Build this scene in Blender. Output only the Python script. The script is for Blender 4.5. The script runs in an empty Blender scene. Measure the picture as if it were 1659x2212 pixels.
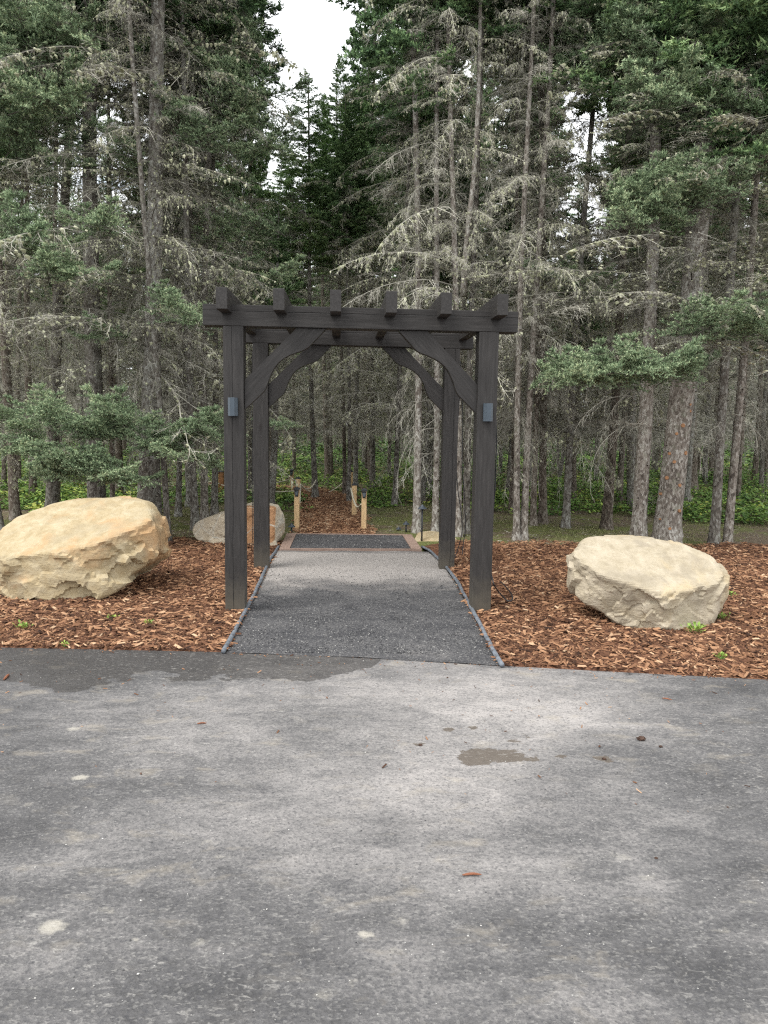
import bpy, bmesh, math, random
import numpy as np
from mathutils import Matrix, Vector, Euler, noise as mn

random.seed(7)
RS = np.random.RandomState(7)
SC = bpy.context.scene
COL = SC.collection

# ------------------------------------------------------------------ camera
F = 1665.6                      # focal length in units of a 1659 x 2212 picture
CAM_H = 1.6
PITCH = math.radians(6.67)
ROLL = math.radians(0.65)
CM = (Matrix.Rotation(math.pi / 2 - PITCH, 4, 'X') @ Matrix.Rotation(ROLL, 4, 'Z'))
cd = bpy.data.cameras.new('camera')
cam = bpy.data.objects.new('camera', cd)
COL.objects.link(cam)
cam.matrix_world = Matrix.Translation((0, 0, CAM_H)) @ CM
cd.sensor_fit = 'VERTICAL'
cd.sensor_height = 36.0
cd.lens = 36.0 * F / 2212.0
cd.clip_start = 0.05
cd.clip_end = 1000
SC.camera = cam

# ------------------------------------------------------------------ world
SUN_EL = math.radians(60)
SUN_AZ = math.radians(236)      # compass, from north (+Y) clockwise
W = bpy.data.worlds.new('World')
SC.world = W
W.use_nodes = True
nt = W.node_tree
nt.nodes.clear()
n_out = nt.nodes.new('ShaderNodeOutputWorld')
sky = nt.nodes.new('ShaderNodeTexSky')
sky.sky_type = 'NISHITA'
sky.sun_disc = False
sky.sun_elevation = SUN_EL
sky.sun_rotation = SUN_AZ
bg1 = nt.nodes.new('ShaderNodeBackground'); bg1.inputs[1].default_value = 0.12
bg2 = nt.nodes.new('ShaderNodeBackground'); bg2.inputs[1].default_value = 0.90
bg2.inputs[0].default_value = (0.96, 0.98, 1.0, 1)
mixw = nt.nodes.new('ShaderNodeMixShader')
tc = nt.nodes.new('ShaderNodeTexCoord')
mp = nt.nodes.new('ShaderNodeMapping'); mp.inputs['Scale'].default_value = (1.0, 1.0, 3.2)
mp.inputs['Location'].default_value = (3.3, 0.4, 0.9)
ns = nt.nodes.new('ShaderNodeTexNoise'); ns.inputs['Scale'].default_value = 2.2; ns.inputs['Detail'].default_value = 7
rp = nt.nodes.new('ShaderNodeValToRGB')
rp.color_ramp.elements[0].position = 0.27; rp.color_ramp.elements[0].color = (0, 0, 0, 1)
rp.color_ramp.elements[1].position = 0.35; rp.color_ramp.elements[1].color = (1, 1, 1, 1)
nt.links.new(tc.outputs['Generated'], mp.inputs[0]); nt.links.new(mp.outputs[0], ns.inputs['Vector'])
nt.links.new(ns.outputs[0], rp.inputs[0]); nt.links.new(rp.outputs[0], mixw.inputs[0])
nt.links.new(sky.outputs[0], bg1.inputs[0])
nt.links.new(bg1.outputs[0], mixw.inputs[1]); nt.links.new(bg2.outputs[0], mixw.inputs[2])
nt.links.new(mixw.outputs[0], n_out.inputs[0])

sd = bpy.data.lights.new('sun', 'SUN')
sd.energy = 1.35
sd.angle = math.radians(26)
sd.color = (1.0, 0.97, 0.92)
sun = bpy.data.objects.new('sun', sd)
COL.objects.link(sun)
_d = Vector((math.sin(SUN_AZ) * math.cos(SUN_EL), math.cos(SUN_AZ) * math.cos(SUN_EL), math.sin(SUN_EL)))
sun.rotation_euler = _d.to_track_quat('Z', 'Y').to_euler()
sun.location = (0, 0, 30)

SC.view_settings.view_transform = 'Standard'
SC.view_settings.look = 'None'
SC.view_settings.exposure = 1.3
SC.view_settings.gamma = 1.0
SC.view_settings.use_curve_mapping = False
SC.render.engine = 'CYCLES'
cy = SC.cycles
cy.max_bounces = 5
cy.diffuse_bounces = 3
cy.glossy_bounces = 2
cy.transmission_bounces = 1
cy.sample_clamp_indirect = 4.0
cy.use_denoising = False
cy.pixel_filter_type = 'BLACKMAN_HARRIS'
cy.filter_width = 1.25

# ------------------------------------------------------------------ projection helpers (to survey where things stand)
C0 = np.array([0, 0, CAM_H])
M3 = np.array(CM.to_3x3())
def ray(x, y):
    return M3 @ np.array([(x - 829.5) / F, -(y - 1106.0) / F, -1.0])
def G(x, y, z=0.1):             # point of height z seen at (x, y)
    d = ray(x, y); t = (z - CAM_H) / d[2]
    return C0 + d * t
def P(x, y, Y):                 # point at distance Y seen at (x, y)
    d = ray(x, y); t = Y / d[1]
    return C0 + d * t
def proj(p):
    q = M3.T @ (np.array(p) - C0)
    return 829.5 + F * q[0] / -q[2], 1106.0 - F * q[1] / -q[2]

# ------------------------------------------------------------------ mesh helpers
class Geo:
    def __init__(s): s.V = []; s.T = []; s.A = []; s.n = 0
    def add(s, V, T, a=0.5):
        V = np.asarray(V, float).reshape(-1, 3); T = np.asarray(T, np.int64).reshape(-1, 3)
        a = np.full(len(V), a) if np.isscalar(a) else np.asarray(a, float)
        s.V.append(V); s.T.append(T + s.n); s.A.append(a); s.n += len(V)
        return s
    def arr(s):
        if not s.V: return np.zeros((0, 3)), np.zeros((0, 3), int), np.zeros(0)
        return np.concatenate(s.V), np.concatenate(s.T), np.concatenate(s.A)
    def mesh(s, name, mat, smooth=False, attrs=None):
        V, T, A = s.arr()
        return arr_mesh(name, V, T, A, mat, smooth, attrs)

def arr_mesh(name, V, T, A, mat, smooth=False, attrs=None):
    me = bpy.data.meshes.new(name)
    n, m = len(V), len(T)
    me.vertices.add(n); me.vertices.foreach_set('co', np.asarray(V, np.float32).ravel())
    me.loops.add(3 * m); me.loops.foreach_set('vertex_index', np.asarray(T, np.int32).ravel())
    me.polygons.add(m)
    me.polygons.foreach_set('loop_start', np.arange(0, 3 * m, 3, dtype=np.int32))
    me.polygons.foreach_set('use_smooth', np.full(m, smooth, bool))
    if A is not None:
        at = me.attributes.new('rnd', 'FLOAT', 'POINT'); at.data.foreach_set('value', np.asarray(A, np.float32))
    for k, v in (attrs or {}).items():
        at = me.attributes.new(k, 'FLOAT', 'POINT'); at.data.foreach_set('value', np.asarray(v, np.float32))
    me.update(calc_edges=True)
    me.materials.append(mat)
    return me

def ob(name, me, parent=None, loc=None, rot=None, label=None, cat=None, group=None, kind=None):
    o = bpy.data.objects.new(name, me)
    COL.objects.link(o)
    if parent is not None: o.parent = parent
    if loc is not None: o.location = Vector([float(c) for c in loc])
    if rot is not None: o.rotation_euler = rot
    for k, v in (('label', label), ('category', cat), ('group', group), ('kind', kind)):
        if v: o[k] = v
    return o

def empty(name, loc, label, cat, group=None, rot=None):
    o = ob(name, None, None, loc, rot, label, cat, group)
    o.empty_display_size = 0.1
    return o

def tube_arr(pts, r, k=6, cap=True):
    pts = np.asarray(pts, float); n = len(pts)
    r = np.full(n, r) if np.isscalar(r) else np.asarray(r, float)
    tan = np.gradient(pts, axis=0); tan /= np.linalg.norm(tan, axis=1)[:, None] + 1e-9
    up = np.array([0, 0, 1.0]) if abs(tan[0][2]) < 0.9 else np.array([1.0, 0, 0])
    V = []
    side = np.cross(tan[0], up); side /= np.linalg.norm(side)
    for i in range(n):
        side = side - tan[i] * side.dot(tan[i]); side /= np.linalg.norm(side) + 1e-9
        b = np.cross(tan[i], side)
        for j in range(k):
            a = 2 * math.pi * j / k
            V.append(pts[i] + r[i] * (math.cos(a) * side + math.sin(a) * b))
    T = []
    for i in range(n - 1):
        for j in range(k):
            a, b2 = i * k + j, i * k + (j + 1) % k
            T += [(a, b2, b2 + k), (a, b2 + k, a + k)]
    if cap:
        V.append(pts[0]); V.append(pts[-1])
        c0, c1 = n * k, n * k + 1
        for j in range(k):
            T.append((c0, (j + 1) % k, j)); T.append((c1, (n - 1) * k + j, (n - 1) * k + (j + 1) % k))
    return np.array(V), np.array(T)

def hull_box(bottom, top, wx, wy, ax=(1, 0, 0), ay=(0, 1, 0)):
    """prism between two centres, section wx by wy along ax, ay"""
    ax = np.array(ax, float); ay = np.array(ay, float)
    V = []
    for c in (bottom, top):
        for sx, sy in ((-1, -1), (1, -1), (1, 1), (-1, 1)):
            V.append(np.array(c) + ax * wx / 2 * sx + ay * wy / 2 * sy)
    return V

def poly_mesh(name, V, Fc, mat, bevel=0.0, smooth=False):
    bm = bmesh.new()
    vs = [bm.verts.new(Vector([float(c) for c in v])) for v in V]
    for f in Fc: bm.faces.new([vs[i] for i in f])
    bmesh.ops.recalc_face_normals(bm, faces=bm.faces)
    if bevel > 0:
        bmesh.ops.bevel(bm, geom=list(bm.edges), offset=bevel, segments=2, affect='EDGES', profile=0.6)
    me = bpy.data.meshes.new(name); bm.to_mesh(me); bm.free()
    me.materials.append(mat)
    if smooth:
        for p in me.polygons: p.use_smooth = True
    return me
BOXF = [(0, 3, 2, 1), (4, 5, 6, 7), (0, 1, 5, 4), (1, 2, 6, 5), (2, 3, 7, 6), (3, 0, 4, 7)]
def box_mesh(name, b, t, wx, wy, mat, bevel=0.004, ax=(1, 0, 0), ay=(0, 1, 0)):
    return poly_mesh(name, hull_box(b, t, wx, wy, ax, ay), BOXF, mat, bevel)

# ------------------------------------------------------------------ materials
class NT:
    def __init__(s, name, rough=0.85, spec=0.3):
        s.m = bpy.data.materials.new(name); s.m.use_nodes = True
        s.t = s.m.node_tree; s.t.nodes.clear()
        s.o = s.t.nodes.new('ShaderNodeOutputMaterial'); s.b = s.t.nodes.new('ShaderNodeBsdfPrincipled')
        s.t.links.new(s.b.outputs[0], s.o.inputs[0])
        s.b.inputs['Roughness'].default_value = rough
        s.b.inputs['Specular IOR Level'].default_value = spec
    def n(s, typ, ins=None, **kw):
        nd = s.t.nodes.new('ShaderNode' + typ)
        for k, v in kw.items(): setattr(nd, k, v)
        for k, v in (ins or {}).items(): s.set(nd.inputs[k], v)
        return nd
    def set(s, sock, v):
        if isinstance(v, bpy.types.NodeSocket): s.t.links.new(v, sock)
        elif isinstance(v, (tuple, list)) and len(v) == 3 and sock.type == 'RGBA': sock.default_value = (*v, 1)
        else: sock.default_value = v
    def coord(s, scale=(1, 1, 1), loc=(0, 0, 0), kind='Object'):
        c = s.n('TexCoord'); m = s.n('Mapping', {'Scale': scale, 'Location': loc}); s.t.links.new(c.outputs[kind], m.inputs[0])
        return m.outputs[0]
    def noise(s, vec, scale, detail=4, rough=0.55, dist=0.0):
        return s.n('TexNoise', {'Vector': vec, 'Scale': scale, 'Detail': detail, 'Roughness': rough, 'Distortion': dist}).outputs[0]
    def vor(s, vec, scale, feature='F1', out='Distance', rand=1.0):
        return s.n('TexVoronoi', {'Vector': vec, 'Scale': scale, 'Randomness': rand}, feature=feature).outputs[out]
    def ramp(s, fac, stops, interp='LINEAR'):
        r = s.n('ValToRGB', {0: fac}); cr = r.color_ramp; cr.interpolation = interp
        while len(cr.elements) < len(stops): cr.elements.new(0.5)
        for e, (p, c) in zip(cr.elements, stops):
            e.position = p; e.color = (*c, 1) if isinstance(c, (tuple, list)) else (c, c, c, 1)
        return r.outputs[0]
    def mix(s, fac, a, b, mode='MIX'):
        m = s.n('Mix', data_type='RGBA', blend_type=mode, clamp_factor=True)
        s.set(m.inputs[0], fac); s.set(m.inputs[6], a); s.set(m.inputs[7], b)
        return m.outputs[2]
    def math(s, op, a, b=0.0, c=0.0, clamp=False):
        m = s.n('Math', operation=op, use_clamp=clamp); s.set(m.inputs[0], a); s.set(m.inputs[1], b); s.set(m.inputs[2], c)
        return m.outputs[0]
    def attr(s, name): return s.n('Attribute', attribute_name=name).outputs['Fac']
    def objrnd(s): return s.n('ObjectInfo').outputs['Random']
    def bump(s, h, strength=0.5, dist=0.01, prev=None):
        b = s.n('Bump', {'Height': h, 'Strength': strength, 'Distance': dist})
        if prev is not None: s.t.links.new(prev, b.inputs['Normal'])
        return b.outputs[0]
    def done(s, color=None, rough=None, normal=None):
        if color is not None: s.set(s.b.inputs['Base Color'], color)
        if rough is not None: s.set(s.b.inputs['Roughness'], rough)
        if normal is not None: s.set(s.b.inputs['Normal'], normal)
        return s.m

def m_plain(name, col, rough=0.7, spec=0.3, var=0.25, scale=30, bump=0.2, bd=0.002):
    t = NT(name, rough, spec); v = t.coord(); nz = t.noise(v, scale, 5)
    lo = tuple(c * (1 - var) for c in col); hi = tuple(min(1, c * (1 + var)) for c in col)
    return t.done(t.ramp(nz, [(0.3, lo), (0.7, hi)]), None, t.bump(nz, bump, bd))

def m_asphalt():
    t = NT('asphalt', 0.85, 0.3)
    v = t.coord()
    big = t.noise(t.coord((1, 1.9, 1)), 0.75, 4, 0.6, 0.6)
    mid = t.noise(t.coord((1, 1.7, 1), (7, 3, 0)), 4.5, 8, 0.74, 0.7)
    fin = t.noise(v, 55, 4, 0.75)
    grn = t.vor(v, 120, 'F1', 'Color')
    grd = t.vor(v, 120)
    dust = t.attr('dust')
    d = t.math('ADD', t.math('MULTIPLY', t.math('SUBTRACT', big, 0.5), 1.2), dust)
    d = t.math('ADD', d, t.math('MULTIPLY', t.math('SUBTRACT', mid, 0.5), 1.15))
    d = t.math('ADD', d, t.math('MULTIPLY', t.math('SUBTRACT', fin, 0.5), 0.9))
    base = t.ramp(d, [(0.0, (0.055, 0.054, 0.055)), (0.35, (0.106, 0.103, 0.103)), (0.7, (0.212, 0.201, 0.195)), (1.0, (0.325, 0.304, 0.290))])
    g = t.n('SeparateColor', {0: grn}).outputs[0]
    base = t.mix(t.math('MULTIPLY', t.ramp(g, [(0.0, 1.0), (0.25, 0.0)]), 0.55), base, (0.05, 0.05, 0.055))
    base = t.mix(t.math('MULTIPLY', t.ramp(g, [(0.85, 0.0), (1.0, 1.0)]), 0.25), base, (0.34, 0.33, 0.31))
    # tan dried mud smears
    tn = t.noise(t.coord((1, 1.7, 1), (2, 9, 0)), 4.6, 6, 0.62, 0.4)
    tb = t.noise(t.coord((1, 1, 1), (5, 1, 0)), 0.9, 2)
    tm = t.math('MULTIPLY', t.ramp(tn, [(0.55, 0.0), (0.72, 1.0)]), t.ramp(tb, [(0.38, 0.0), (0.55, 1.0)]))
    base = t.mix(t.math('MULTIPLY', tm, 0.42), base, (0.33, 0.290, 0.23))
    # pale spots
    sp = t.math('ADD', t.attr('spot'), t.math('MULTIPLY', t.math('SUBTRACT', t.noise(v, 22, 4, 0.7), 0.5), 0.9))
    base = t.mix(t.math('MULTIPLY', t.ramp(sp, [(0.42, 0.0), (0.8, 1.0)]), 0.62), base, (0.44, 0.41, 0.35))
    # mud
    mu = t.math('ADD', t.attr('mud'), t.math('MULTIPLY', t.math('SUBTRACT', t.noise(t.coord((1, 1.5, 1)), 9, 6, 0.72, 0.5), 0.5), 2.2))
    mum = t.ramp(mu, [(0.46, 0.0), (0.54, 1.0)])
    base = t.mix(t.math('MULTIPLY', mum, 0.9), base, (0.095, 0.078, 0.062))
    # wet stain
    we = t.math('ADD', t.attr('wet'), t.math('MULTIPLY', t.math('SUBTRACT', t.noise(t.coord((1, 1.7, 1)), 6.5, 7, 0.72, 0.5), 0.5), 0.75))
    wem = t.ramp(we, [(0.49, 0.0), (0.515, 1.0)])
    base = t.mix(wem, base, t.mix(0.68, base, (0.034, 0.031, 0.029)))
    # small bright specks
    sk = t.vor(t.coord(), 21, 'F1', 'Distance'); fl = t.noise(t.coord((1, 2.2, 1), (4, 4, 0)), 28, 5, 0.7, 0.8); fm = t.noise(t.coord((1, 1, 1), (6, 2, 1)), 1.1, 3)
    base = t.mix(t.math('MULTIPLY', t.math('MULTIPLY', t.ramp(fl, [(0.56, 0.0), (0.66, 1.0)]), t.ramp(fm, [(0.35, 0.1), (0.6, 1.0)])), 0.5), base, (0.36, 0.345, 0.32))
    base = t.mix(t.math('MULTIPLY', t.ramp(fl, [(0.30, 1.0), (0.42, 0.0)]), 0.45), base, (0.07, 0.07, 0.075))
    base = t.mix(t.ramp(sk, [(0.03, 0.7), (0.06, 0.0)]), base, (0.50, 0.49, 0.46))
    rough = t.mix(wem, (0.86, 0.86, 0.86), (0.62, 0.62, 0.62))
    nrm = t.bump(fin, 0.6, 0.009)
    nrm = t.bump(grd, 0.5, 0.004, nrm)
    nrm = t.bump(mid, 0.5, 0.02, nrm)
    return t.done(base, rough, nrm)

def m_path():
    t = NT('path_millings', 0.9, 0.25)
    v = t.coord()
    fin = t.noise(v, 70, 4, 0.75); mid = t.noise(t.coord((1, 1.6, 1)), 2.6, 5, 0.6, 0.4)
    d = t.math('ADD', t.attr('dust'), t.math('ADD', t.math('MULTIPLY', t.math('SUBTRACT', mid, 0.5), 1.1), t.math('MULTIPLY', t.math('SUBTRACT', fin, 0.5), 0.6)))
    base = t.ramp(d, [(0.1, (0.050, 0.050, 0.054)), (0.45, (0.095, 0.093, 0.095)), (0.75, (0.21, 0.195, 0.185)), (1.0, (0.33, 0.305, 0.285))])
    c = t.n('SeparateColor', {0: t.vor(v, 130, 'F1', 'Color')}).outputs[0]
    base = t.mix(t.math('MULTIPLY', t.ramp(c, [(0.86, 0.0), (0.93, 1.0)]), 0.45), base, (0.30, 0.29, 0.27))
    base = t.mix(t.math('MULTIPLY', t.ramp(c, [(0.1, 1.0), (0.25, 0.0)]), 0.6), base, (0.02, 0.02, 0.022))
    nrm = t.bump(t.vor(v, 130), 0.7, 0.006, t.bump(fin, 0.5, 0.008))
    return t.done(base, None, nrm)

def m_mulch_base():
    t = NT('mulch_base', 0.95, 0.15); v = t.coord()
    a = t.noise(v, 45, 5, 0.7); c = t.n('SeparateColor', {0: t.vor(t.coord((1, 1, 1)), 60, 'F1', 'Color')}).outputs[0]
    base = t.ramp(c, [(0.0, (0.035, 0.018, 0.012)), (0.5, (0.12, 0.055, 0.032)), (1.0, (0.25, 0.13, 0.075))])
    return t.done(base, None, t.bump(a, 0.8, 0.02))

def m_rnd(name, stops, rough=0.85, spec=0.2, objvar=0.0, nscale=0, nvar=0.0, hue=None):
    t = NT(name, rough, spec)
    a = t.attr('rnd')
    if objvar: a = t.math('ADD', a, t.math('MULTIPLY', t.math('SUBTRACT', t.objrnd(), 0.5), objvar))
    if nscale:
        a = t.math('ADD', a, t.math('MULTIPLY', t.math('SUBTRACT', t.noise(t.coord(), nscale, 3), 0.5), nvar))
    return t.done(t.ramp(a, stops))

def m_bark(name, tint=(1, 1, 1), light=1.0):
    t = NT(name, 0.95, 0.12)
    v = t.coord((1, 1, 0.45)); o = t.objrnd()
    sc = t.noise(v, 34, 6, 0.72, 0.4)
    big = t.noise(t.coord((1, 1, 0.5)), 3.0, 3, 0.6)
    cell = t.n('SeparateColor', {0: t.vor(t.coord((1, 1, 0.5)), 48, 'F1', 'Color')}).outputs[0]
    h = t.math('ADD', t.math('MULTIPLY', sc, 0.65), t.math('MULTIPLY', cell, 0.35))
    h2 = t.math('ADD', h, t.math('MULTIPLY', t.math('SUBTRACT', big, 0.5), 0.5))
    h2 = t.math('ADD', h2, t.math('MULTIPLY', t.math('SUBTRACT', o, 0.5), 0.12))
    L = lambda c: tuple(min(1, c[i] * tint[i] * light) for i in range(3))
    base = t.ramp(h2, [(0.22, L((0.050, 0.040, 0.034))), (0.42, L((0.135, 0.112, 0.095))), (0.58, L((0.215, 0.188, 0.165))), (0.78, L((0.36, 0.335, 0.305)))])
    gr = t.noise(t.coord((1, 1, 0.8), (3, 1, 2)), 9, 4, 0.6)
    base = t.mix(t.math('MULTIPLY', t.ramp(gr, [(0.56, 0.0), (0.68, 1.0)]), 0.35), base, (0.22, 0.235, 0.17))
    base = t.mix(t.ramp(t.attr('rnd'), [(0.7, 0.0), (0.9, 1.0)]), base, (0.035, 0.026, 0.022))
    return t.done(base, None, t.bump(h, 0.9, 0.012))

def m_rock(name, mode):
    t = NT(name, 0.88, 0.2)
    v = t.coord(); st = t.coord((1, 1, 5.0))
    n1 = t.noise(v, 2.2, 6, 0.6, 0.6); n2 = t.noise(v, 9, 6, 0.65, 0.3); n3 = t.noise(v, 60, 4, 0.7); n4 = t.noise(st, 7, 5, 0.6, 0.8)
    if mode == 'tan':
        base = t.ramp(n2, [(0.25, (0.277, 0.210, 0.118)), (0.45, (0.361, 0.290, 0.176)), (0.62, (0.420, 0.353, 0.235)), (0.8, (0.462, 0.403, 0.290))])
        base = t.mix(t.math('MULTIPLY', t.ramp(n1, [(0.50, 0.0), (0.66, 1.0)]), 0.75), base, (0.437, 0.260, 0.126))
        base = t.mix(t.math('MULTIPLY', t.ramp(t.noise(t.coord((1, 1, 1), (4, 2, 6)), 3.2, 5, 0.6, 0.4), [(0.52, 0.0), (0.66, 1.0)]), 0.55), base, (0.302, 0.252, 0.168))
    elif mode == 'cream':
        base = t.ramp(n2, [(0.25, (0.269, 0.223, 0.155)), (0.45, (0.361, 0.311, 0.227)), (0.62, (0.420, 0.365, 0.277)), (0.8, (0.462, 0.412, 0.323))])
        base = t.mix(t.math('MULTIPLY', t.ramp(n1, [(0.52, 0.0), (0.66, 1.0)]), 0.45), base, (0.437, 0.336, 0.185))
        base = t.mix(t.math('MULTIPLY', t.ramp(t.noise(t.coord((1, 1, 1), (1, 7, 3)), 3.4, 5, 0.6, 0.4), [(0.52, 0.0), (0.64, 1.0)]), 0.6), base, (0.244, 0.210, 0.160))
    else:
        base = t.ramp(n2, [(0.25, (0.34, 0.275, 0.19)), (0.5, (0.46, 0.39, 0.29)), (0.8, (0.470, 0.437, 0.370))])
        rust = t.ramp(t.math('ADD', t.attr('face'), t.math('MULTIPLY', t.math('SUBTRACT', n1, 0.5), 0.35)), [(0.40, 0.0), (0.50, 1.0)])
        base = t.mix(rust, base, t.ramp(n2, [(0.3, (0.302, 0.155, 0.071)), (0.7, (0.437, 0.252, 0.139))]))
        vein = t.vor(t.coord((1, 1, 1)), 3.2, 'DISTANCE_TO_EDGE')
        base = t.mix(t.ramp(t.math('ADD', vein, t.math('MULTIPLY', t.math('SUBTRACT', n2, 0.5), 0.15)), [(0.0, 0.9), (0.035, 0.0)]), base, (0.487, 0.462, 0.395))
    # fine crack lines
    crk = t.ramp(t.math('ABSOLUTE', t.math('SUBTRACT', n4, 0.5)), [(0.0, 1.0), (0.010, 0.0)])
    base = t.mix(t.math('MULTIPLY', crk, 0.35), base, (0.168, 0.126, 0.076))
    base = t.mix(t.math('MULTIPLY', t.ramp(n3, [(0.30, 1.0), (0.45, 0.0)]), 0.35), base, (0.218, 0.168, 0.101))
    nrm = t.bump(n3, 0.45, 0.006)
    nrm = t.bump(n4, 0.3, 0.02, nrm)
    nrm = t.bump(n2, 0.6, 0.03, nrm)
    return t.done(base, None, nrm)

def m_stain_wood():
    t = NT('dark_stained_timber', 0.6, 0.3)
    v = t.coord()
    # grain runs along the mesh attribute-free axis: use several stretched noises picked by size
    gr = t.noise(t.n('Mapping', {'Vector': t.n('Attribute', attribute_name='along').outputs['Vector'], 'Scale': (1, 1, 1)}).outputs[0], 6, 5, 0.65, 0.2)
    kn = t.vor(t.n('Mapping', {'Vector': t.n('Attribute', attribute_name='along').outputs['Vector'], 'Scale': (0.30, 1, 1)}).outputs[0], 2.1)
    base = t.ramp(gr, [(0.25, (0.0195, 0.0175, 0.0165)), (0.55, (0.033, 0.030, 0.0285)), (0.8, (0.054, 0.049, 0.046))])
    base = t.mix(t.ramp(kn, [(0.05, 0.85), (0.10, 0.0)]), base, (0.016, 0.012, 0.011))
    pz = t.n('SeparateXYZ', {0: t.n('NewGeometry').outputs['Position']}).outputs[2]
    # splashed dust at the foot of the posts
    dz = t.math('ADD', pz, t.math('MULTIPLY', t.math('SUBTRACT', t.noise(v, 14, 4), 0.5), 0.3))
    base = t.mix(t.math('MULTIPLY', t.ramp(dz, [(0.05, 1.0), (0.35, 0.0)]), 0.4), base, (0.15, 0.13, 0.095))
    crack = t.attr('crack')
    cn = t.noise(t.n('Attribute', attribute_name='along').outputs['Vector'], 2.2, 5, 0.7)
    cl = t.math('ABSOLUTE', t.math('ADD', crack, t.math('MULTIPLY', t.math('SUBTRACT', cn, 0.5), 0.030)))
    cm = t.ramp(cl, [(0.0, 1.0), (0.0024, 0.0)])
    base = t.mix(cm, base, (0.003, 0.003, 0.003))
    nrm = t.bump(gr, 0.35, 0.004)
    nrm = t.bump(t.math('SUBTRACT', 1.0, cm), 0.8, 0.004, nrm)
    return t.done(base, t.ramp(gr, [(0.3, 0.66), (0.7, 0.54)]), nrm)

def m_wood(name, c0, c1, scale=(40, 40, 3)):
    t = NT(name, 0.8, 0.25)
    g = t.noise(t.coord(scale), 1.0, 4, 0.6, 0.5); k = t.vor(t.coord((9, 9, 5)), 1.0)
    base = t.ramp(g, [(0.3, c0), (0.7, c1)])
    base = t.mix(t.ramp(k, [(0.08, 0.8), (0.14, 0.0)]), base, tuple(c * 0.35 for c in c0))
    return t.done(base, None, t.bump(g, 0.3, 0.002))

def m_floor():
    t = NT('forest_floor', 0.95, 0.1)
    v = t.coord()
    a = t.noise(v, 0.8, 5, 0.62, 0.4); b = t.noise(v, 9, 6, 0.7); c = t.noise(v, 60, 4, 0.7)
    lit = t.ramp(c, [(0.3, (0.06, 0.045, 0.033)), (0.5, (0.15, 0.115, 0.08)), (0.75, (0.30, 0.25, 0.18))])
    gre = t.ramp(c, [(0.3, (0.05, 0.058, 0.02)), (0.5, (0.13, 0.145, 0.05)), (0.75, (0.27, 0.27, 0.12))])
    f = t.math('ADD', a, t.math('MULTIPLY', t.math('SUBTRACT', b, 0.5), 0.7))
    base = t.mix(t.ramp(f, [(0.42, 0.0), (0.58, 1.0)]), lit, gre)
    return t.done(base, None, t.bump(c, 0.7, 0.02, t.bump(b, 0.6, 0.05)))

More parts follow.
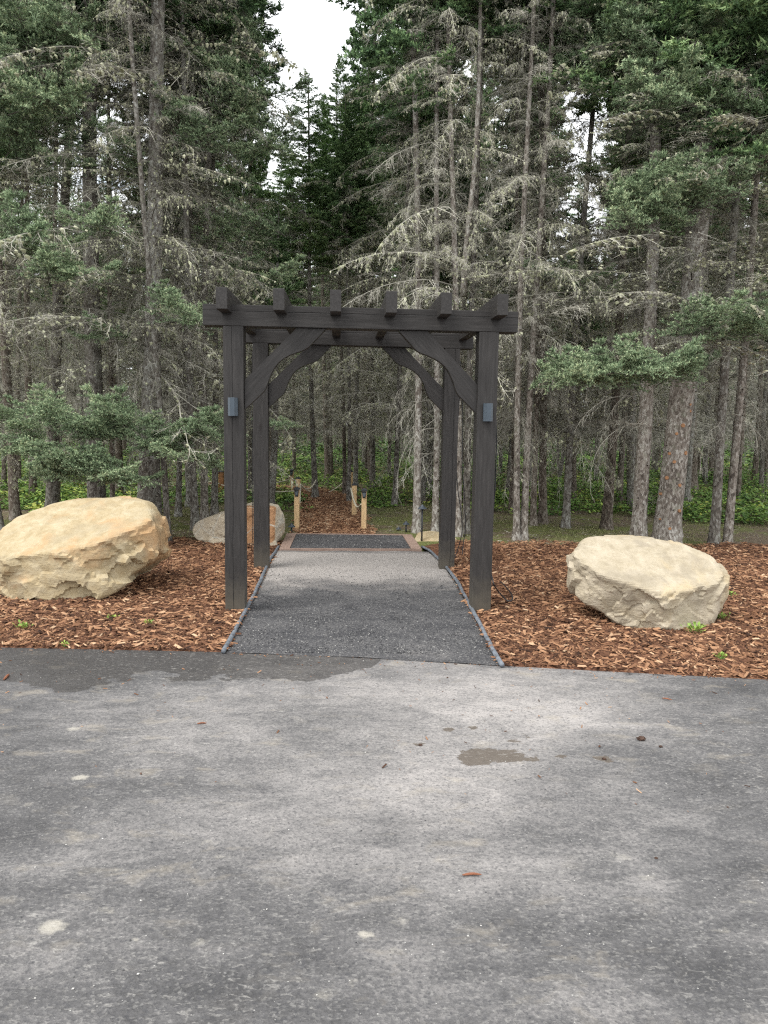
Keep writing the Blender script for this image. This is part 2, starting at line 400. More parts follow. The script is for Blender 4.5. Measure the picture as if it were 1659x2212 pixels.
MAT = dict(
    asphalt=m_asphalt(), path=m_path(), mulch=m_mulch_base(), floor=m_floor(),
    chip=m_rnd('wood_chip', [(0.0, (0.024, 0.012, 0.008)), (0.28, (0.105, 0.050, 0.028)), (0.55, (0.25, 0.130, 0.070)), (0.8, (0.40, 0.235, 0.135)), (1.0, (0.55, 0.40, 0.26))], nscale=1.6, nvar=0.35),
    crumb=m_rnd('crumb', [(0.0, (0.03, 0.03, 0.033)), (0.5, (0.13, 0.13, 0.13)), (0.85, (0.36, 0.35, 0.33)), (1.0, (0.6, 0.58, 0.54))], nscale=0),
    bark=m_bark('bark', (0.93, 1.0, 1.01)), bark2=m_bark('bark_pale', (0.96, 1.0, 1.0), 1.4), bark3=m_bark('bark_brown', (0.98, 0.95, 0.90), 0.85),
    dead=m_rnd('dead_twig', [(0.0, (0.042, 0.038, 0.032)), (0.45, (0.135, 0.127, 0.106)), (0.72, (0.35, 0.335, 0.285)), (1.0, (0.62, 0.60, 0.51))], objvar=0.3, nscale=1.4, nvar=0.9),
    lichen=m_rnd('lichen', [(0.0, (0.19, 0.195, 0.12)), (0.6, (0.37, 0.38, 0.25)), (1.0, (0.60, 0.60, 0.44))], objvar=0.2),
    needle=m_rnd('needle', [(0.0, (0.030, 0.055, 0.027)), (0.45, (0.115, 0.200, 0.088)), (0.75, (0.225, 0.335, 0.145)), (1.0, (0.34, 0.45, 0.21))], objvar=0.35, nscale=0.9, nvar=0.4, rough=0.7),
    bough=m_rnd('bough_needle', [(0.0, (0.050, 0.060, 0.032)), (0.4, (0.155, 0.225, 0.125)), (0.72, (0.32, 0.42, 0.245)), (1.0, (0.54, 0.60, 0.36))], objvar=0.3, nscale=9, nvar=0.7, rough=0.65),
    leaf=m_rnd('leaf', [(0.0, (0.034, 0.070, 0.020)), (0.4, (0.115, 0.210, 0.050)), (0.75, (0.235, 0.350, 0.075)), (1.0, (0.44, 0.48, 0.11))], nscale=0.6, nvar=1.1, rough=0.6),
    grass=m_rnd('grass', [(0.0, (0.09, 0.085, 0.035)), (0.5, (0.19, 0.215, 0.08)), (1.0, (0.42, 0.38, 0.22))], nscale=0.7, nvar=0.6),
    timber=m_stain_wood(),
    cedar=m_wood('post_wood', (0.50, 0.33, 0.165), (0.66, 0.475, 0.27)),
    frame=m_wood('frame_wood', (0.20, 0.135, 0.105), (0.34, 0.245, 0.20), (4, 30, 30)),
    redwood=m_wood('red_post_wood', (0.26, 0.12, 0.05), (0.36, 0.18, 0.08)),
    black=m_plain('black_metal', (0.022, 0.024, 0.028), 0.42, 0.5, 0.3, 20, 0.05),
    shade=m_plain('lamp_shade_metal', (0.045, 0.055, 0.068), 0.38, 0.5, 0.2, 20, 0.05),  # base colour lightened to carry sky sheen on the hats
    lens=m_plain('lamp_lens', (0.12, 0.14, 0.16), 0.25, 0.5, 0.1, 5, 0.0),
    sconce=m_plain('sconce_metal', (0.045, 0.062, 0.080), 0.5, 0.5, 0.12, 15, 0.05),
    cable=m_plain('black_cable', (0.016, 0.016, 0.018), 0.5, 0.4, 0.2, 20, 0.0),
    edging=m_plain('edging', (0.13, 0.145, 0.165), 0.6, 0.4, 0.45, 22, 0.5, 0.004),
    rope=m_plain('rope', (0.58, 0.54, 0.42), 0.9, 0.1, 0.15, 90, 0.6, 0.004),
    scar=m_plain('cut_wood', (0.34, 0.185, 0.10), 0.9, 0.1, 0.35, 60, 0.3),
    mud=m_plain('clod', (0.07, 0.045, 0.035), 0.95, 0.1, 0.4, 40, 0.6, 0.01),
    stick=m_plain('stick', (0.20, 0.085, 0.05), 0.9, 0.1, 0.3, 50, 0.4),
    rock_tan=m_rock('rock_tan', 'tan'), rock_cream=m_rock('rock_cream', 'cream'), rock_rust=m_rock('rock_rust', 'rust'),
)

# ------------------------------------------------------------------ ground
bpts = [G(x, y, 0.0) for x, y in ((0, 1398), (487, 1409), (780, 1420), (1080, 1437), (1380, 1453), (1659, 1468))]
bx = np.array([p[0] for p in bpts]); by = np.array([p[1] for p in bpts])
def border(x):
    x = np.asarray(x, float)
    y = np.interp(x, bx, by)
    sl = (by[1] - by[0]) / (bx[1] - bx[0]); sr = (by[-1] - by[-2]) / (bx[-1] - bx[-2])
    y = np.where(x < bx[0], by[0] + (x - bx[0]) * sl, y); y = np.where(x > bx[-1], by[-1] + (x - bx[-1]) * sr, y)
    return y
el = [G(x, y, 0.02) for x, y in ((487, 1407), (512, 1362), (540, 1307), (563, 1262), (585, 1215), (604, 1186))]
er = [G(x, y, 0.02) for x, y in ((1082, 1436), (1062, 1405), (1038, 1358), (1012, 1312), (985, 1262), (955, 1222), (925, 1195), (909, 1187))]
def edge_fn(pts):
    ys = np.array([p[1] for p in pts]); xs = np.array([p[0] for p in pts])
    return lambda y: np.interp(y, ys, xs)
xl, xr = edge_fn(el), edge_fn(er)
LY0 = el[-1][1]                                                # landing starts here
LFL, LFR = G(603, 1186, 0.06), G(911, 1187, 0.06)
LBL, LBR = G(620, 1152, 0.10), G(889, 1155, 0.10)
BED_BACK = 9.75

def vnoise(x, y, s, seed=0.0, octv=3):
    out = np.zeros(len(x))
    for i in range(len(x)): out[i] = mn.fractal(Vector((x[i] * s + seed, y[i] * s, seed * 1.7)), 1.0, 2.0, octv)
    return out
def bed_z(x, y):
    x = np.asarray(x, float); y = np.asarray(y, float)
    d = np.clip((y - border(x)) / 0.6, 0, 1)
    base = 0.008 + 0.012 * d * d * (3 - 2 * d) + 0.055 * np.clip((y - 6.2) / 3.2, 0, 1)
    e = np.minimum(np.where(x < 0, xl(y) - x, x - xr(y)), 1.0)
    k = np.clip(e / 0.35, 0, 1)
    base = base * (0.55 + 0.45 * k) + 0.003
    return base + 0.010 * np.sin(x * 2.1 + 1) * np.sin(y * 1.7) * d + 0.012 * np.sin(x * 5.3) * np.sin(y * 4.1 + 2) * d
def path_z(y): return np.clip((np.asarray(y, float) - 5.2) / 4.0, 0, 1) * 0.038 + 0.0005
def floor_z(x, y):
    x = np.asarray(x, float); y = np.asarray(y, float)
    g = 0.035 + 0.045 * np.clip((y - 9.5) / 2.0, 0, 1) + 0.03 * np.sin(x * 0.9 + 0.5) * np.sin(y * 0.7) + 0.02 * np.sin(x * 2.3) * np.cos(y * 1.9)
    g = g + 0.12 * np.clip((y - 26) / 40, 0, 1)
    return np.where(y > 9.8, g, np.where(y > 5.0, -0.02 + (g + 0.02) * np.clip((y - 9.45) / 0.35, 0, 1), -0.05))

def grid_mesh(name, X, Y, Z, mat, attrs=None, smooth=True):
    r, c = X.shape
    V = np.stack([X.ravel(), Y.ravel(), Z.ravel()], 1)
    i = np.arange((r - 1) * (c - 1)); rr = i // (c - 1); cc = i % (c - 1)
    a = rr * c + cc; b = a + 1; d = a + c; e = d + 1
    T = np.concatenate([np.stack([a, b, e], 1), np.stack([a, e, d], 1)])
    return arr_mesh(name, V, T, None, mat, smooth, attrs)

# base ground
gx = np.concatenate([np.linspace(-150, -16, 14), np.linspace(-15, 15, 90), np.linspace(16, 150, 14)])
gy = np.concatenate([np.linspace(-60, 4, 8), np.linspace(4.5, 20, 80), np.linspace(21, 70, 50), np.linspace(75, 220, 10)])
X, Y = np.meshgrid(gx, gy)
ob('forest_floor', grid_mesh('forest_floor', X, Y, floor_z(X, Y) - np.where(Y < 5, 0.02, 0), MAT['floor']), kind='structure')

# asphalt lot
ax_ = np.concatenate([np.linspace(-40, -4.2, 12), np.arange(-4, 4.01, 0.025), np.linspace(4.2, 40, 12)])
at_ = np.concatenate([np.arange(0, 3.8, 0.025), np.linspace(3.9, 34, 16)])
X, Tt = np.meshgrid(ax_, at_)
Y = border(X) - Tt
def blob(lst, X, Y):
    o = np.zeros_like(X)
    for (px, py, rx, ry, a) in lst:
        c = G(px, py, 0.0); e1 = G(px + rx, py, 0.0); e2 = G(px, py - ry, 0.0)
        wx = abs(e1[0] - c[0]) + 1e-4; wy = abs(e2[1] - c[1]) + 1e-4
        o = np.maximum(o, a * np.exp(-(((X - c[0]) / wx) ** 2 + ((Y - c[1]) / wy) ** 2) ** 1.3 * 0.7))
    return o
# wet stain: signed depth below its lower outline
wl = [G(x, y, 0) for x, y in ((-300, 1475), (0, 1470), (60, 1478), (120, 1492), (160, 1496), (230, 1478), (320, 1466), (420, 1474), (520, 1470), (560, 1466), (640, 1468), (665, 1474), (700, 1465), (760, 1450), (800, 1440), (815, 1432), (830, 1415))]
wx_ = np.array([p[0] for p in wl]); wy_ = np.array([p[1] for p in wl])
wetd = (Y - np.interp(X, wx_, wy_, right=9.0)) / 0.35
wet = np.clip(0.5 + wetd, 0, 1)
wet = np.where(X > wx_[-1], 0, wet)
dry = blob([(330, 1455, 60, 9, 1), (480, 1448, 22, 16, 1), (200, 1465, 60, 8, .8), (760, 1424, 30, 7, .9), (60, 1440, 60, 5, .5)], X, Y)
wet = wet - 0.5 * dry
mud = blob([(1030, 1634, 34, 18, 1.15), (1095, 1634, 42, 14, 1.05), (1062, 1624, 16, 9, .9), (1150, 1640, 20, 6, .75), (908, 1608, 12, 5, .8), (1305, 1638, 20, 7, .95), (1210, 1633, 13, 5, .8), (968, 1575, 12, 5, .85), (1020, 1570, 10, 4, .8), (1130, 1588, 14, 5, .7), (1110, 1598, 26, 6, .5)], X, Y)
spot = blob([(115, 2000, 30, 16, 1), (230, 1965, 30, 12, .6), (172, 1680, 22, 7, .9), (158, 1575, 22, 6, .7), (790, 2018, 18, 10, 1.0), (865, 1985, 50, 22, .52), (430, 2035, 50, 24, .45), (580, 2060, 20, 9, .6), (290, 2030, 14, 7, .7),
             (450, 1820, 40, 12, .52), (480, 1850, 40, 10, .55), (390, 1680, 30, 8, .5), (400, 1720, 20, 8, .55), (200, 1600, 20, 6, .5), (60, 1740, 20, 8, .6), (1330, 1850, 60, 16, .5), (1400, 1895, 40, 12, .52), (1345, 2140, 20, 12, .5),
             (1620, 1950, 50, 10, .55), (1560, 2010, 50, 12, .5), (700, 2140, 40, 26, .55), (760, 2120, 26, 24, .5), (860, 2050, 36, 14, .55), (250, 1880, 60, 14, .45), (600, 1790, 40, 12, .42), (1180, 1925, 60, 10, .4)], X, Y)
dc = G(960, 1540, 0); dc2 = G(850, 1800, 0)
dust = 0.33 + 0.42 * np.exp(-(((X - dc[0]) / 1.3) ** 2 + ((Y - dc[1]) / 0.8) ** 2)) + 0.22 * np.exp(-(((X - dc2[0]) / 1.0) ** 2 + ((Y - dc2[1]) / 0.5) ** 2)) - 0.06 * np.clip((3.0 - Y) / 1.0, 0, 1) - 0.12 * np.clip((-X - 1.0), 0, 1) - 0.10 * np.clip((X - 1.4), 0, 1)
Z = 0.006 * np.sin(X * 1.3) * np.sin(Y * 1.1) - 0.002
dust = dust + blob([(1150, 1490, 330, 60, .16), (900, 1650, 300, 90, .14), (1110, 1900, 190, 70, .16), (1400, 1900, 50, 70, .22), (470, 2045, 90, 26, .22), (350, 1560, 200, 40, .12), (1300, 2140, 120, 40, .14), (850, 2080, 90, 50, .14), (250, 1870, 160, 30, .12)], X, Y) \
    - blob([(650, 2010, 160, 70, .16), (100, 1800, 200, 60, .12), (1500, 1650, 160, 120, .10), (300, 2150, 300, 50, .12), (1150, 2010, 160, 30, .12), (1500, 2080, 120, 60, .12)], X, Y)
ob('asphalt_lot', grid_mesh('asphalt_lot', X, Y, Z * 0.5, MAT['asphalt'], dict(wet=wet.ravel(), mud=mud.ravel(), spot=spot.ravel(), dust=dust.ravel())), kind='structure')

# path
yv = np.linspace(0, 1, 110)
U, Vv = np.meshgrid(np.linspace(0, 1, 60), yv)
XL0, XR0 = el[0][0], er[0][0]
Y = np.zeros_like(U); X = np.zeros_like(U)
for it in range(3):
    ystart = border(X) - 0.012
    Y = ystart + Vv * (LFL[1] + 0.06 - ystart)
    X = xl(Y) + U * (xr(Y) - xl(Y))
Z = path_z(Y) + 0.003 * np.sin(X * 9) * np.sin(Y * 7)
yy = (Y - 5.2) / (9.2 - 5.2)
dust = 0.26 + 1.05 * np.exp(-((yy - 0.84) / 0.33) ** 2) - 0.10 * np.exp(-((yy - 0.35) / 0.2) ** 2) + 0.18 * np.exp(-(((X - 0.35) / 0.25) ** 2 + ((yy - 0.03) / 0.06) ** 2)) - 0.4 * (yy > 0.975)
ob('approach_path', grid_mesh('approach_path', X, Y, Z + 0.002, MAT['path'], dict(dust=dust.ravel())), kind='structure')

# beds
def bed(side):
    nu, nv = 160, 110
    u = np.linspace(0, 1, nu) ** 0.8; U, Vv = np.meshgrid(u, np.linspace(0, 1, nv))
    far = -16.0 if side < 0 else 16.0
    X = np.zeros_like(U); Y = np.zeros_like(U)
    for it in range(4):
        ys = border(X); Y = ys + Vv * (BED_BACK + 0.12 * np.sin(X * 1.7) + 0.05 * np.sin(X * 6) - ys)
        e = (xl(Y) - 0.012) if side < 0 else (xr(Y) + 0.012)
        X = far + U * (e - far) if True else X
    Z = bed_z(X, Y)
    Z = np.where(Vv > 0.985, floor_z(X, Y) - 0.02, Z)
    Z = np.where(Vv < 0.001, -0.01, Z)
    ob('mulch_bed', grid_mesh('mulch_bed', X, Y, Z, MAT['mulch']), kind='structure')
bed(-1); bed(1)

# chip trail behind the landing
trail = [(758 - 36, 1153), (719, 1130), (714, 1105), (712, 1083), (706, 1070), (640, 1058), (520, 1050), (400, 1047), (270, 1045), (120, 1044)]
tp = np.array([G(x, y, 0.10)[:2] for x, y in trail])
tp[:, 1] = np.where(np.arange(len(tp)) >= 4, np.clip(tp[:, 1], 0, 18.5), tp[:, 1])
def resample(p, n):
    s = np.concatenate([[0], np.cumsum(np.linalg.norm(np.diff(p, axis=0), axis=1))]); t = np.linspace(0, s[-1], n)
    return np.stack([np.interp(t, s, p[:, i]) for i in range(p.shape[1])], 1)
tp = resample(tp, 60)
for _ in range(3): tp[1:-1] = (tp[:-2] + 2 * tp[1:-1] + tp[2:]) / 4
tg = np.gradient(tp, axis=0); tg /= np.linalg.norm(tg, axis=1)[:, None]; nrm2 = np.stack([tg[:, 1], -tg[:, 0]], 1)
us = np.linspace(-1, 1, 13)
hw = 0.50
X = tp[:, 0][:, None] + nrm2[:, 0][:, None] * us[None] * hw; Y = tp[:, 1][:, None] + nrm2[:, 1][:, None] * us[None] * hw
ob('chip_trail', grid_mesh('chip_trail', X, Y, floor_z(X, Y) + 0.035 * (1 - us[None] ** 4) + 0.004 + 0 * X, MAT['mulch']), kind='structure')

# ------------------------------------------------------------------ wood chips (stuff)
def chips(xy, z, name, smin=0.014, smax=0.085, seed=1, tone=0.0):
    r = np.random.RandomState(seed); n = len(xy)
    L = smin + (smax - smin) * r.rand(n) ** 2.4; w = L * (0.14 + 0.22 * r.rand(n)); h = w * (0.25 + 0.35 * r.rand(n))
    yaw = r.rand(n) * 2 * np.pi; tilt = (r.rand(n) - 0.5) * 0.9
    # triangular prism with raked ends
    x = np.stack([-L / 2, -L / 2, -L / 2 * 0.8, L / 2, L / 2 * 0.8, L / 2 * 0.7], 1)
    y = np.stack([-w / 2, w / 2, 0 * w, -w / 2 * 0.7, w / 2 * 0.8, 0 * w], 1)
    zz = np.stack([0 * h, 0 * h, h, 0 * h, 0 * h, h], 1)
    x += (r.rand(n, 6) - 0.5) * L[:, None] * 0.14
    ct, st = np.cos(tilt)[:, None], np.sin(tilt)[:, None]
    x, zz = x * ct - zz * st, x * st + zz * ct
    ca, sa = np.cos(yaw)[:, None], np.sin(yaw)[:, None]
    x, y = x * ca - y * sa, x * sa + y * ca
    V = np.stack([x + xy[:, 0:1], y + xy[:, 1:2], zz + (z + 0.002 + 0.010 * r.rand(n))[:, None]], 2).reshape(-1, 3)
    t = np.array([(0, 2, 3), (2, 5, 3), (1, 4, 2), (2, 4, 5), (0, 1, 2), (3, 5, 4), (0, 3, 4), (0, 4, 1)])
    T = (np.arange(n)[:, None, None] * 6 + t[None]).reshape(-1, 3)
    A = np.repeat(np.clip(r.beta(1.6, 2.3, n) + tone, 0, 1), 6)
    return arr_mesh(name, V, T, A, MAT['chip'])
def scatter_bed(side, n):
    r = np.random.RandomState(11 + side); out = []
    while sum(len(o) for o in out) < n:
        y = 4.7 + (BED_BACK + 0.1 - 4.7) * r.rand(n * 2) ** 1.15
        x = side * (0.7 + 5.0 * r.rand(n * 2))
        e = np.where(x < 0, xl(y) - x, x - xr(y))
        keep = (y > border(x) + 0.01 - 0.05 * r.rand(n * 2) ** 6) & (e > 0.0 - 0.03 * r.rand(n * 2) ** 8) & (np.abs(x) < 0.56 * y + 0.6)
        out.append(np.stack([x[keep], y[keep]], 1))
    return np.concatenate(out)[:n]
for side, n in ((-1, 33000), (1, 38000)):
    xy = scatter_bed(side, n)
    ob('wood_chips', chips(xy, bed_z(xy[:, 0], xy[:, 1]), 'wood_chips', seed=5 + side), kind='stuff',
       label='red brown wood chip mulch covering the bed %s of the paved path' % ('left' if side < 0 else 'right'), cat='mulch')
r = np.random.RandomState(3)
n = 13000
ii = r.rand(n) ** 1.3 * 46; i0 = ii.astype(int); f = (ii - i0)[:, None]
c = tp[i0] * (1 - f) + tp[i0 + 1] * f; nn = nrm2[i0]
off = (r.rand(n) * 2 - 1)[:, None]; xy = c + nn * off * 0.54 * (1 + 0.12 * np.sin(i0[:, None] * 1.3))
ob('wood_chips', chips(xy, floor_z(xy[:, 0], xy[:, 1]) + 0.035, 'wood_chips', 0.02, 0.075, seed=9, tone=0.16), kind='stuff',
   label='reddish wood chips covering the trail that leads between the rope posts', cat='mulch')
# stray chips on the asphalt and path
r = np.random.RandomState(4); n = 420
x = (r.rand(n) * 2 - 1) * 2.9; y = border(x) - 0.02 - 1.9 * r.rand(n) ** 3.0
ob('stray_chips', chips(np.stack([x, y], 1), 0 * x - 0.004, 'stray_chips', 0.008, 0.034, seed=12), kind='stuff', label='loose bark flakes and splinters strewn over the asphalt', cat='debris')

# crumbs of gravel on the path and the lot
def crumbs(xy, z, s0, s1, name, seed, pale=0.5):
    r = np.random.RandomState(seed); n = len(xy)
    s = s0 + (s1 - s0) * r.rand(n) ** 2.5
    b = np.array([(1, 0, 0), (-1, 0, 0), (0, 1, 0), (0, -1, 0), (0, 0, .8), (0, 0, -.3)], float)
    V = b[None] * s[:, None, None] * (0.6 + 0.7 * r.rand(n, 6, 1))
    a = r.rand(n) * 6.28; ca, sa = np.cos(a)[:, None], np.sin(a)[:, None]
    x = V[..., 0] * ca - V[..., 1] * sa; y = V[..., 0] * sa + V[..., 1] * ca
    V = np.stack([x + xy[:, 0:1], y + xy[:, 1:2], V[..., 2] + z[:, None]], 2).reshape(-1, 3)
    t = np.array([(0, 2, 4), (2, 1, 4), (1, 3, 4), (3, 0, 4), (2, 0, 5), (1, 2, 5), (3, 1, 5), (0, 3, 5)])
    T = (np.arange(n)[:, None, None] * 6 + t[None]).reshape(-1, 3)
    return arr_mesh(name, V, T, np.repeat(np.clip(r.rand(n) ** (1 / (pale + 0.3)), 0, 1) * (1 if pale > 0.4 else 0.82), 6), MAT['crumb'])
r = np.random.RandomState(8); n = 11000
u = r.rand(n); y = 5.2 + 4.0 * r.rand(n) ** 1.6; x = xl(y) + u * (xr(y) - xl(y)); k = (y > border(x) + 0.02) & (y < 7.4 + 1.2 * r.rand(n) ** 2)
x, y = x[k], y[k]
ob('path_gravel', crumbs(np.stack([x, y], 1), path_z(y) + 0.003, 0.0025, 0.008, 'path_gravel', 3, 0.12), kind='stuff', label='loose grey stone crumbs on the dark paved path', cat='gravel')
n = 1500; y = 1.9 + 3.4 * r.rand(n); x = (r.rand(n) * 2 - 1) * 0.6 * y; k = y < border(x) - 0.02; x, y = x[k], y[k]
ob('lot_grit', crumbs(np.stack([x, y], 1), 0 * x, 0.0012, 0.0045, 'lot_grit', 4, 0.9), kind='stuff', label='scattered pale grit lying on the grey asphalt', cat='gravel')

# ------------------------------------------------------------------ path edging
def wob(pts, n, amp, seed):
    p = resample(np.array(pts), n)
    r = np.random.RandomState(seed)
    for i in (0, 1, 2):
        q = np.convolve(r.randn(n + 30), np.ones(15) / 15, 'same')[15:-15] * amp; p[:, i] += q * (0.6 if i == 2 else 1)
    return p
for nm, pts, off, lb in (('path_edging', el, -0.012, 'grey rubber edging strip along the left side of the paved path'), ('path_edging', er, 0.012, 'grey rubber edging strip curving along the right side of the paved path')):
    q = [np.array(p) + np.array([off, 0, 0.0]) for p in pts]
    for p in q: p[2] = float(path_z(p[1])) + 0.020
    pp = wob(q, 70, 0.012, 5)
    Vt, Tt_ = tube_arr(pp, 0.016 + 0.001 * np.sin(np.arange(70) * 0.37), 10)
    g = Geo(); g.add(Vt, Tt_); ob(nm, g.mesh(nm, MAT['edging'], True), label=lb, cat='edging')

# ------------------------------------------------------------------ landing
lan = empty('landing_platform', (LFL + LFR) / 2, 'low landing of dark gravel framed in reddish boards at the end of the paved path', 'platform')
lo = np.array(lan.location)
bw = 0.125
def board(p, q, w, inward, z0, z1, zt=0.0):
    """board between p and q (top outer edge), w wide toward inward"""
    p, q, inn = np.array(p), np.array(q), np.array(inward)
    V = []
    for zz in (z0, z1):
        for a in (p, q, q + inn * w, p + inn * w):
            b = a.copy(); b[2] = (a[2] + zt) if zz == z1 else z0; V.append(b - lo)
    me = poly_mesh('board', V, [(0, 3, 2, 1), (4, 5, 6, 7), (0, 1, 5, 4), (1, 2, 6, 5), (2, 3, 7, 6), (3, 0, 4, 7)], MAT['frame'], 0.004)
    return ob('board', me, lan)
fl, fr, bl, br = LFL.copy(), LFR.copy(), LBL.copy(), LBR.copy()
fdir = (fr - fl) / np.linalg.norm(fr - fl); sdir = (bl - fl) / np.linalg.norm(bl - fl); sdr = (br - fr) / np.linalg.norm(br - fr)
fwd = np.array([-fdir[1], fdir[0], 0])
fl[2] = fr[2] = 0.066; bl[2] = br[2] = 0.105
board(fl, fr, 0.034, fwd, -0.03, 1)
board(bl, br, 0.045, -fwd, 0.0, 1)
board(fl + fwd * 0.043 , bl - fwd * 0.048, bw, fdir, -0.02, 1, 0.002)
board(fr + fwd * 0.043, br - fwd * 0.048, bw, -fdir, -0.02, 1, 0.002)
infl = [fl + fwd * .043 + fdir * (bw + .003), fr + fwd * .043 - fdir * (bw + .003), br - fwd * .048 - fdir * (bw + .003), bl - fwd * .048 + fdir * (bw + .003)]
nu, nv = 60, 40
U, Vv = np.meshgrid(np.linspace(0, 1, nu), np.linspace(0, 1, nv))
PA = [np.array(q) - lo for q in infl]
XYZ = (PA[0][None, None] * (1 - U)[..., None] + PA[1][None, None] * U[..., None]) * (1 - Vv)[..., None] + (PA[3][None, None] * (1 - U)[..., None] + PA[2][None, None] * U[..., None]) * Vv[..., None]
Z = XYZ[..., 2] - 0.010 + 0.004 * RS.rand(nv, nu)
ob('gravel_fill', grid_mesh('gravel_fill', XYZ[..., 0], XYZ[..., 1], Z, MAT['path'], dict(dust=np.full(nu * nv, 0.22))), lan)
r = np.random.RandomState(31); n = 1500; u = r.rand(n)[:, None]; v = r.rand(n)[:, None]
q = (PA[0] * (1 - u) + PA[1] * u) * (1 - v) + (PA[3] * (1 - u) + PA[2] * u) * v
ob('loose_stone', crumbs(q[:, :2], q[:, 2] - 0.006, 0.003, 0.010, 'loose_stone', 6, 0.3), lan, kind='stuff')

# ------------------------------------------------------------------ pergola
def timber_attrs(me, axis, crack=None, seed=0):
    """store grain coordinates (metres along the timber are squeezed) and crack distance"""
    n = len(me.vertices); co = np.zeros(n * 3, np.float32); me.vertices.foreach_get('co', co); co = co.reshape(-1, 3)
    ax = np.array(axis, float); ax /= np.linalg.norm(ax)
    a = co @ ax; per = co - a[:, None] * ax
    k = 9.0
    v = per * k + (a * 0.8)[:, None] * ax + seed * 3.7
    at = me.attributes.new('along', 'FLOAT_VECTOR', 'POINT'); at.data.foreach_set('vector', v.astype(np.float32).ravel())
    c = np.full(n, 9.0) if crack is None else (per @ np.array(crack[0], float)) - crack[1]
    at = me.attributes.new('crack', 'FLOAT', 'POINT'); at.data.foreach_set('value', c.astype(np.float32))

per = empty('pergola', P(780, 1300, 7.2) * np.array([1, 1, 0]), 'dark stained timber entrance pergola straddling the paved path', 'pergola')
po = np.array(per.location)
D1L, D1R, D2L, D2R = 6.28, 6.40, 8.10, 8.19
PW = 0.163
bax = np.array([1, 0.055, 0]); bax /= np.linalg.norm(bax); rax = np.array([-bax[1], bax[0], 0])
def post(xb, yb, xt, yt, Y, crack, seed, w=PW, base=-0.15):
    b = P(xb, yb, Y); t = P(xt, yt, Y)
    d = (t - b); b2 = b + d * ((base - b[2]) / d[2])
    b2 = b2 + rax * w / 2; t2 = t + rax * w / 2
    V = hull_box(b2 - po, t2 - po, w, w, bax, rax)
    me = poly_mesh('post', V, BOXF, MAT['timber'], 0.006)
    timber_attrs(me, t2 - b2, (bax, float(((b2 + t2) / 2 - po - (t2 - b2) / np.linalg.norm(t2 - b2) * ((b2 + t2) / 2 - po).dot((t2 - b2) / np.linalg.norm(t2 - b2))) @ bax) + crack) if crack is not None else None, seed)
    return ob('post', me, per), b2, t2
p1, b1, t1 = post(508, 1318, 503.5, 704, D1L, -0.012, 1)
p2, b2, t2 = post(1040, 1306, 1057, 717, D1R, None, 2)
p3, b3, t3 = post(564, 1213, 562, 741, D2L, None, 3, 0.158)
p4, b4, t4 = post(966, 1222, 978, 753, D2R, 0.03, 4, 0.158)
def beam(tl, tr, extl, extr, h, w, seed, crk):
    d = tr - tl; d /= np.linalg.norm(d)
    a = tl - d * extl; b = tr + d * extr
    up = np.array([-d[2] * d[0], -d[2] * d[1], 1 - d[2] ** 2]); up /= np.linalg.norm(up)
    ca = a + up * (h / 2 + 0.001); cb = b + up * (h / 2 + 0.001)
    V = hull_box(ca - po, cb - po, w, h, rax, up)
    me = poly_mesh('beam', V, BOXF, MAT['timber'], 0.005)
    bm = bmesh.new(); bm.from_mesh(me); bm.to_mesh(me); bm.free()
    cp = (ca + cb) / 2 - po; dd = (cb - ca) / np.linalg.norm(cb - ca)
    timber_attrs(me, dd, (up, float((cp - dd * cp.dot(dd)) @ up) + crk), seed)
    ob('beam', me, per)
    return a, b, up, d
BH = 0.166
fa, fb, fup, fd = beam(t1, t2, 0.240, 0.235, BH, PW + 0.004, 5, 0.033)
ba, bb, bup, bd_ = beam(t3, t4, 0.255, 0.215, BH * 0.93, 0.158, 6, 0.05)
# knee braces
def brace(corner, d, upv, sgn, seed, th=0.085, inset=0.032):
    o = [(0.0, 0.655), (0.150, 0.512), (0.166, 0.488)]
    cx, cy_, n = 0.60, 0.60, 8
    for i in range(n + 1):
        a = i / n
        u = 0.176 + (0.466 - 0.176) * a; v = 0.466 + (0.176 - 0.466) * a
        s = math.sin(math.pi * a) * 0.066
        o.append((u - s * 0.707, v - s * 0.707))
    o += [(0.488, 0.166), (0.512, 0.150), (0.655, 0.0), (0.420, 0.0), (0.0, 0.420)]
    V = []
    nrm = rax
    for s in (0, 1):
        for (u, v) in o:
            V.append(corner + d * sgn * u - np.array([0, 0, 1]) * v + nrm * (inset + s * th) - po)
    m = len(o)
    Fc = [tuple(range(m))[::-1], tuple(range(m, 2 * m))] + [(i, (i + 1) % m, m + (i + 1) % m, m + i) for i in range(m)]
    me = poly_mesh('brace', V, Fc, MAT['timber'], 0.0)
    timber_attrs(me, d * sgn + np.array([0, 0, 1.0]), None, seed)
    ob('brace', me, per)
for (t, dvec, sg, sc_, sd_, Y) in ((t1, fd, 1, 1, 11, 0), (t2, fd, -1, 1, 12, 0), (t3, bd_, 1, 1, 13, 0), (t4, bd_, -1, 1, 14, 0)):
    w = PW if sd_ < 13 else 0.158
    lean = (t2 - b2) / (t2 - b2)[2] * 0 
    brace(t - rax * w / 2 + dvec * sg * (w / 2 + 0.0015) - np.array([0, 0, 0.0015]), dvec, fup, sg, sd_)
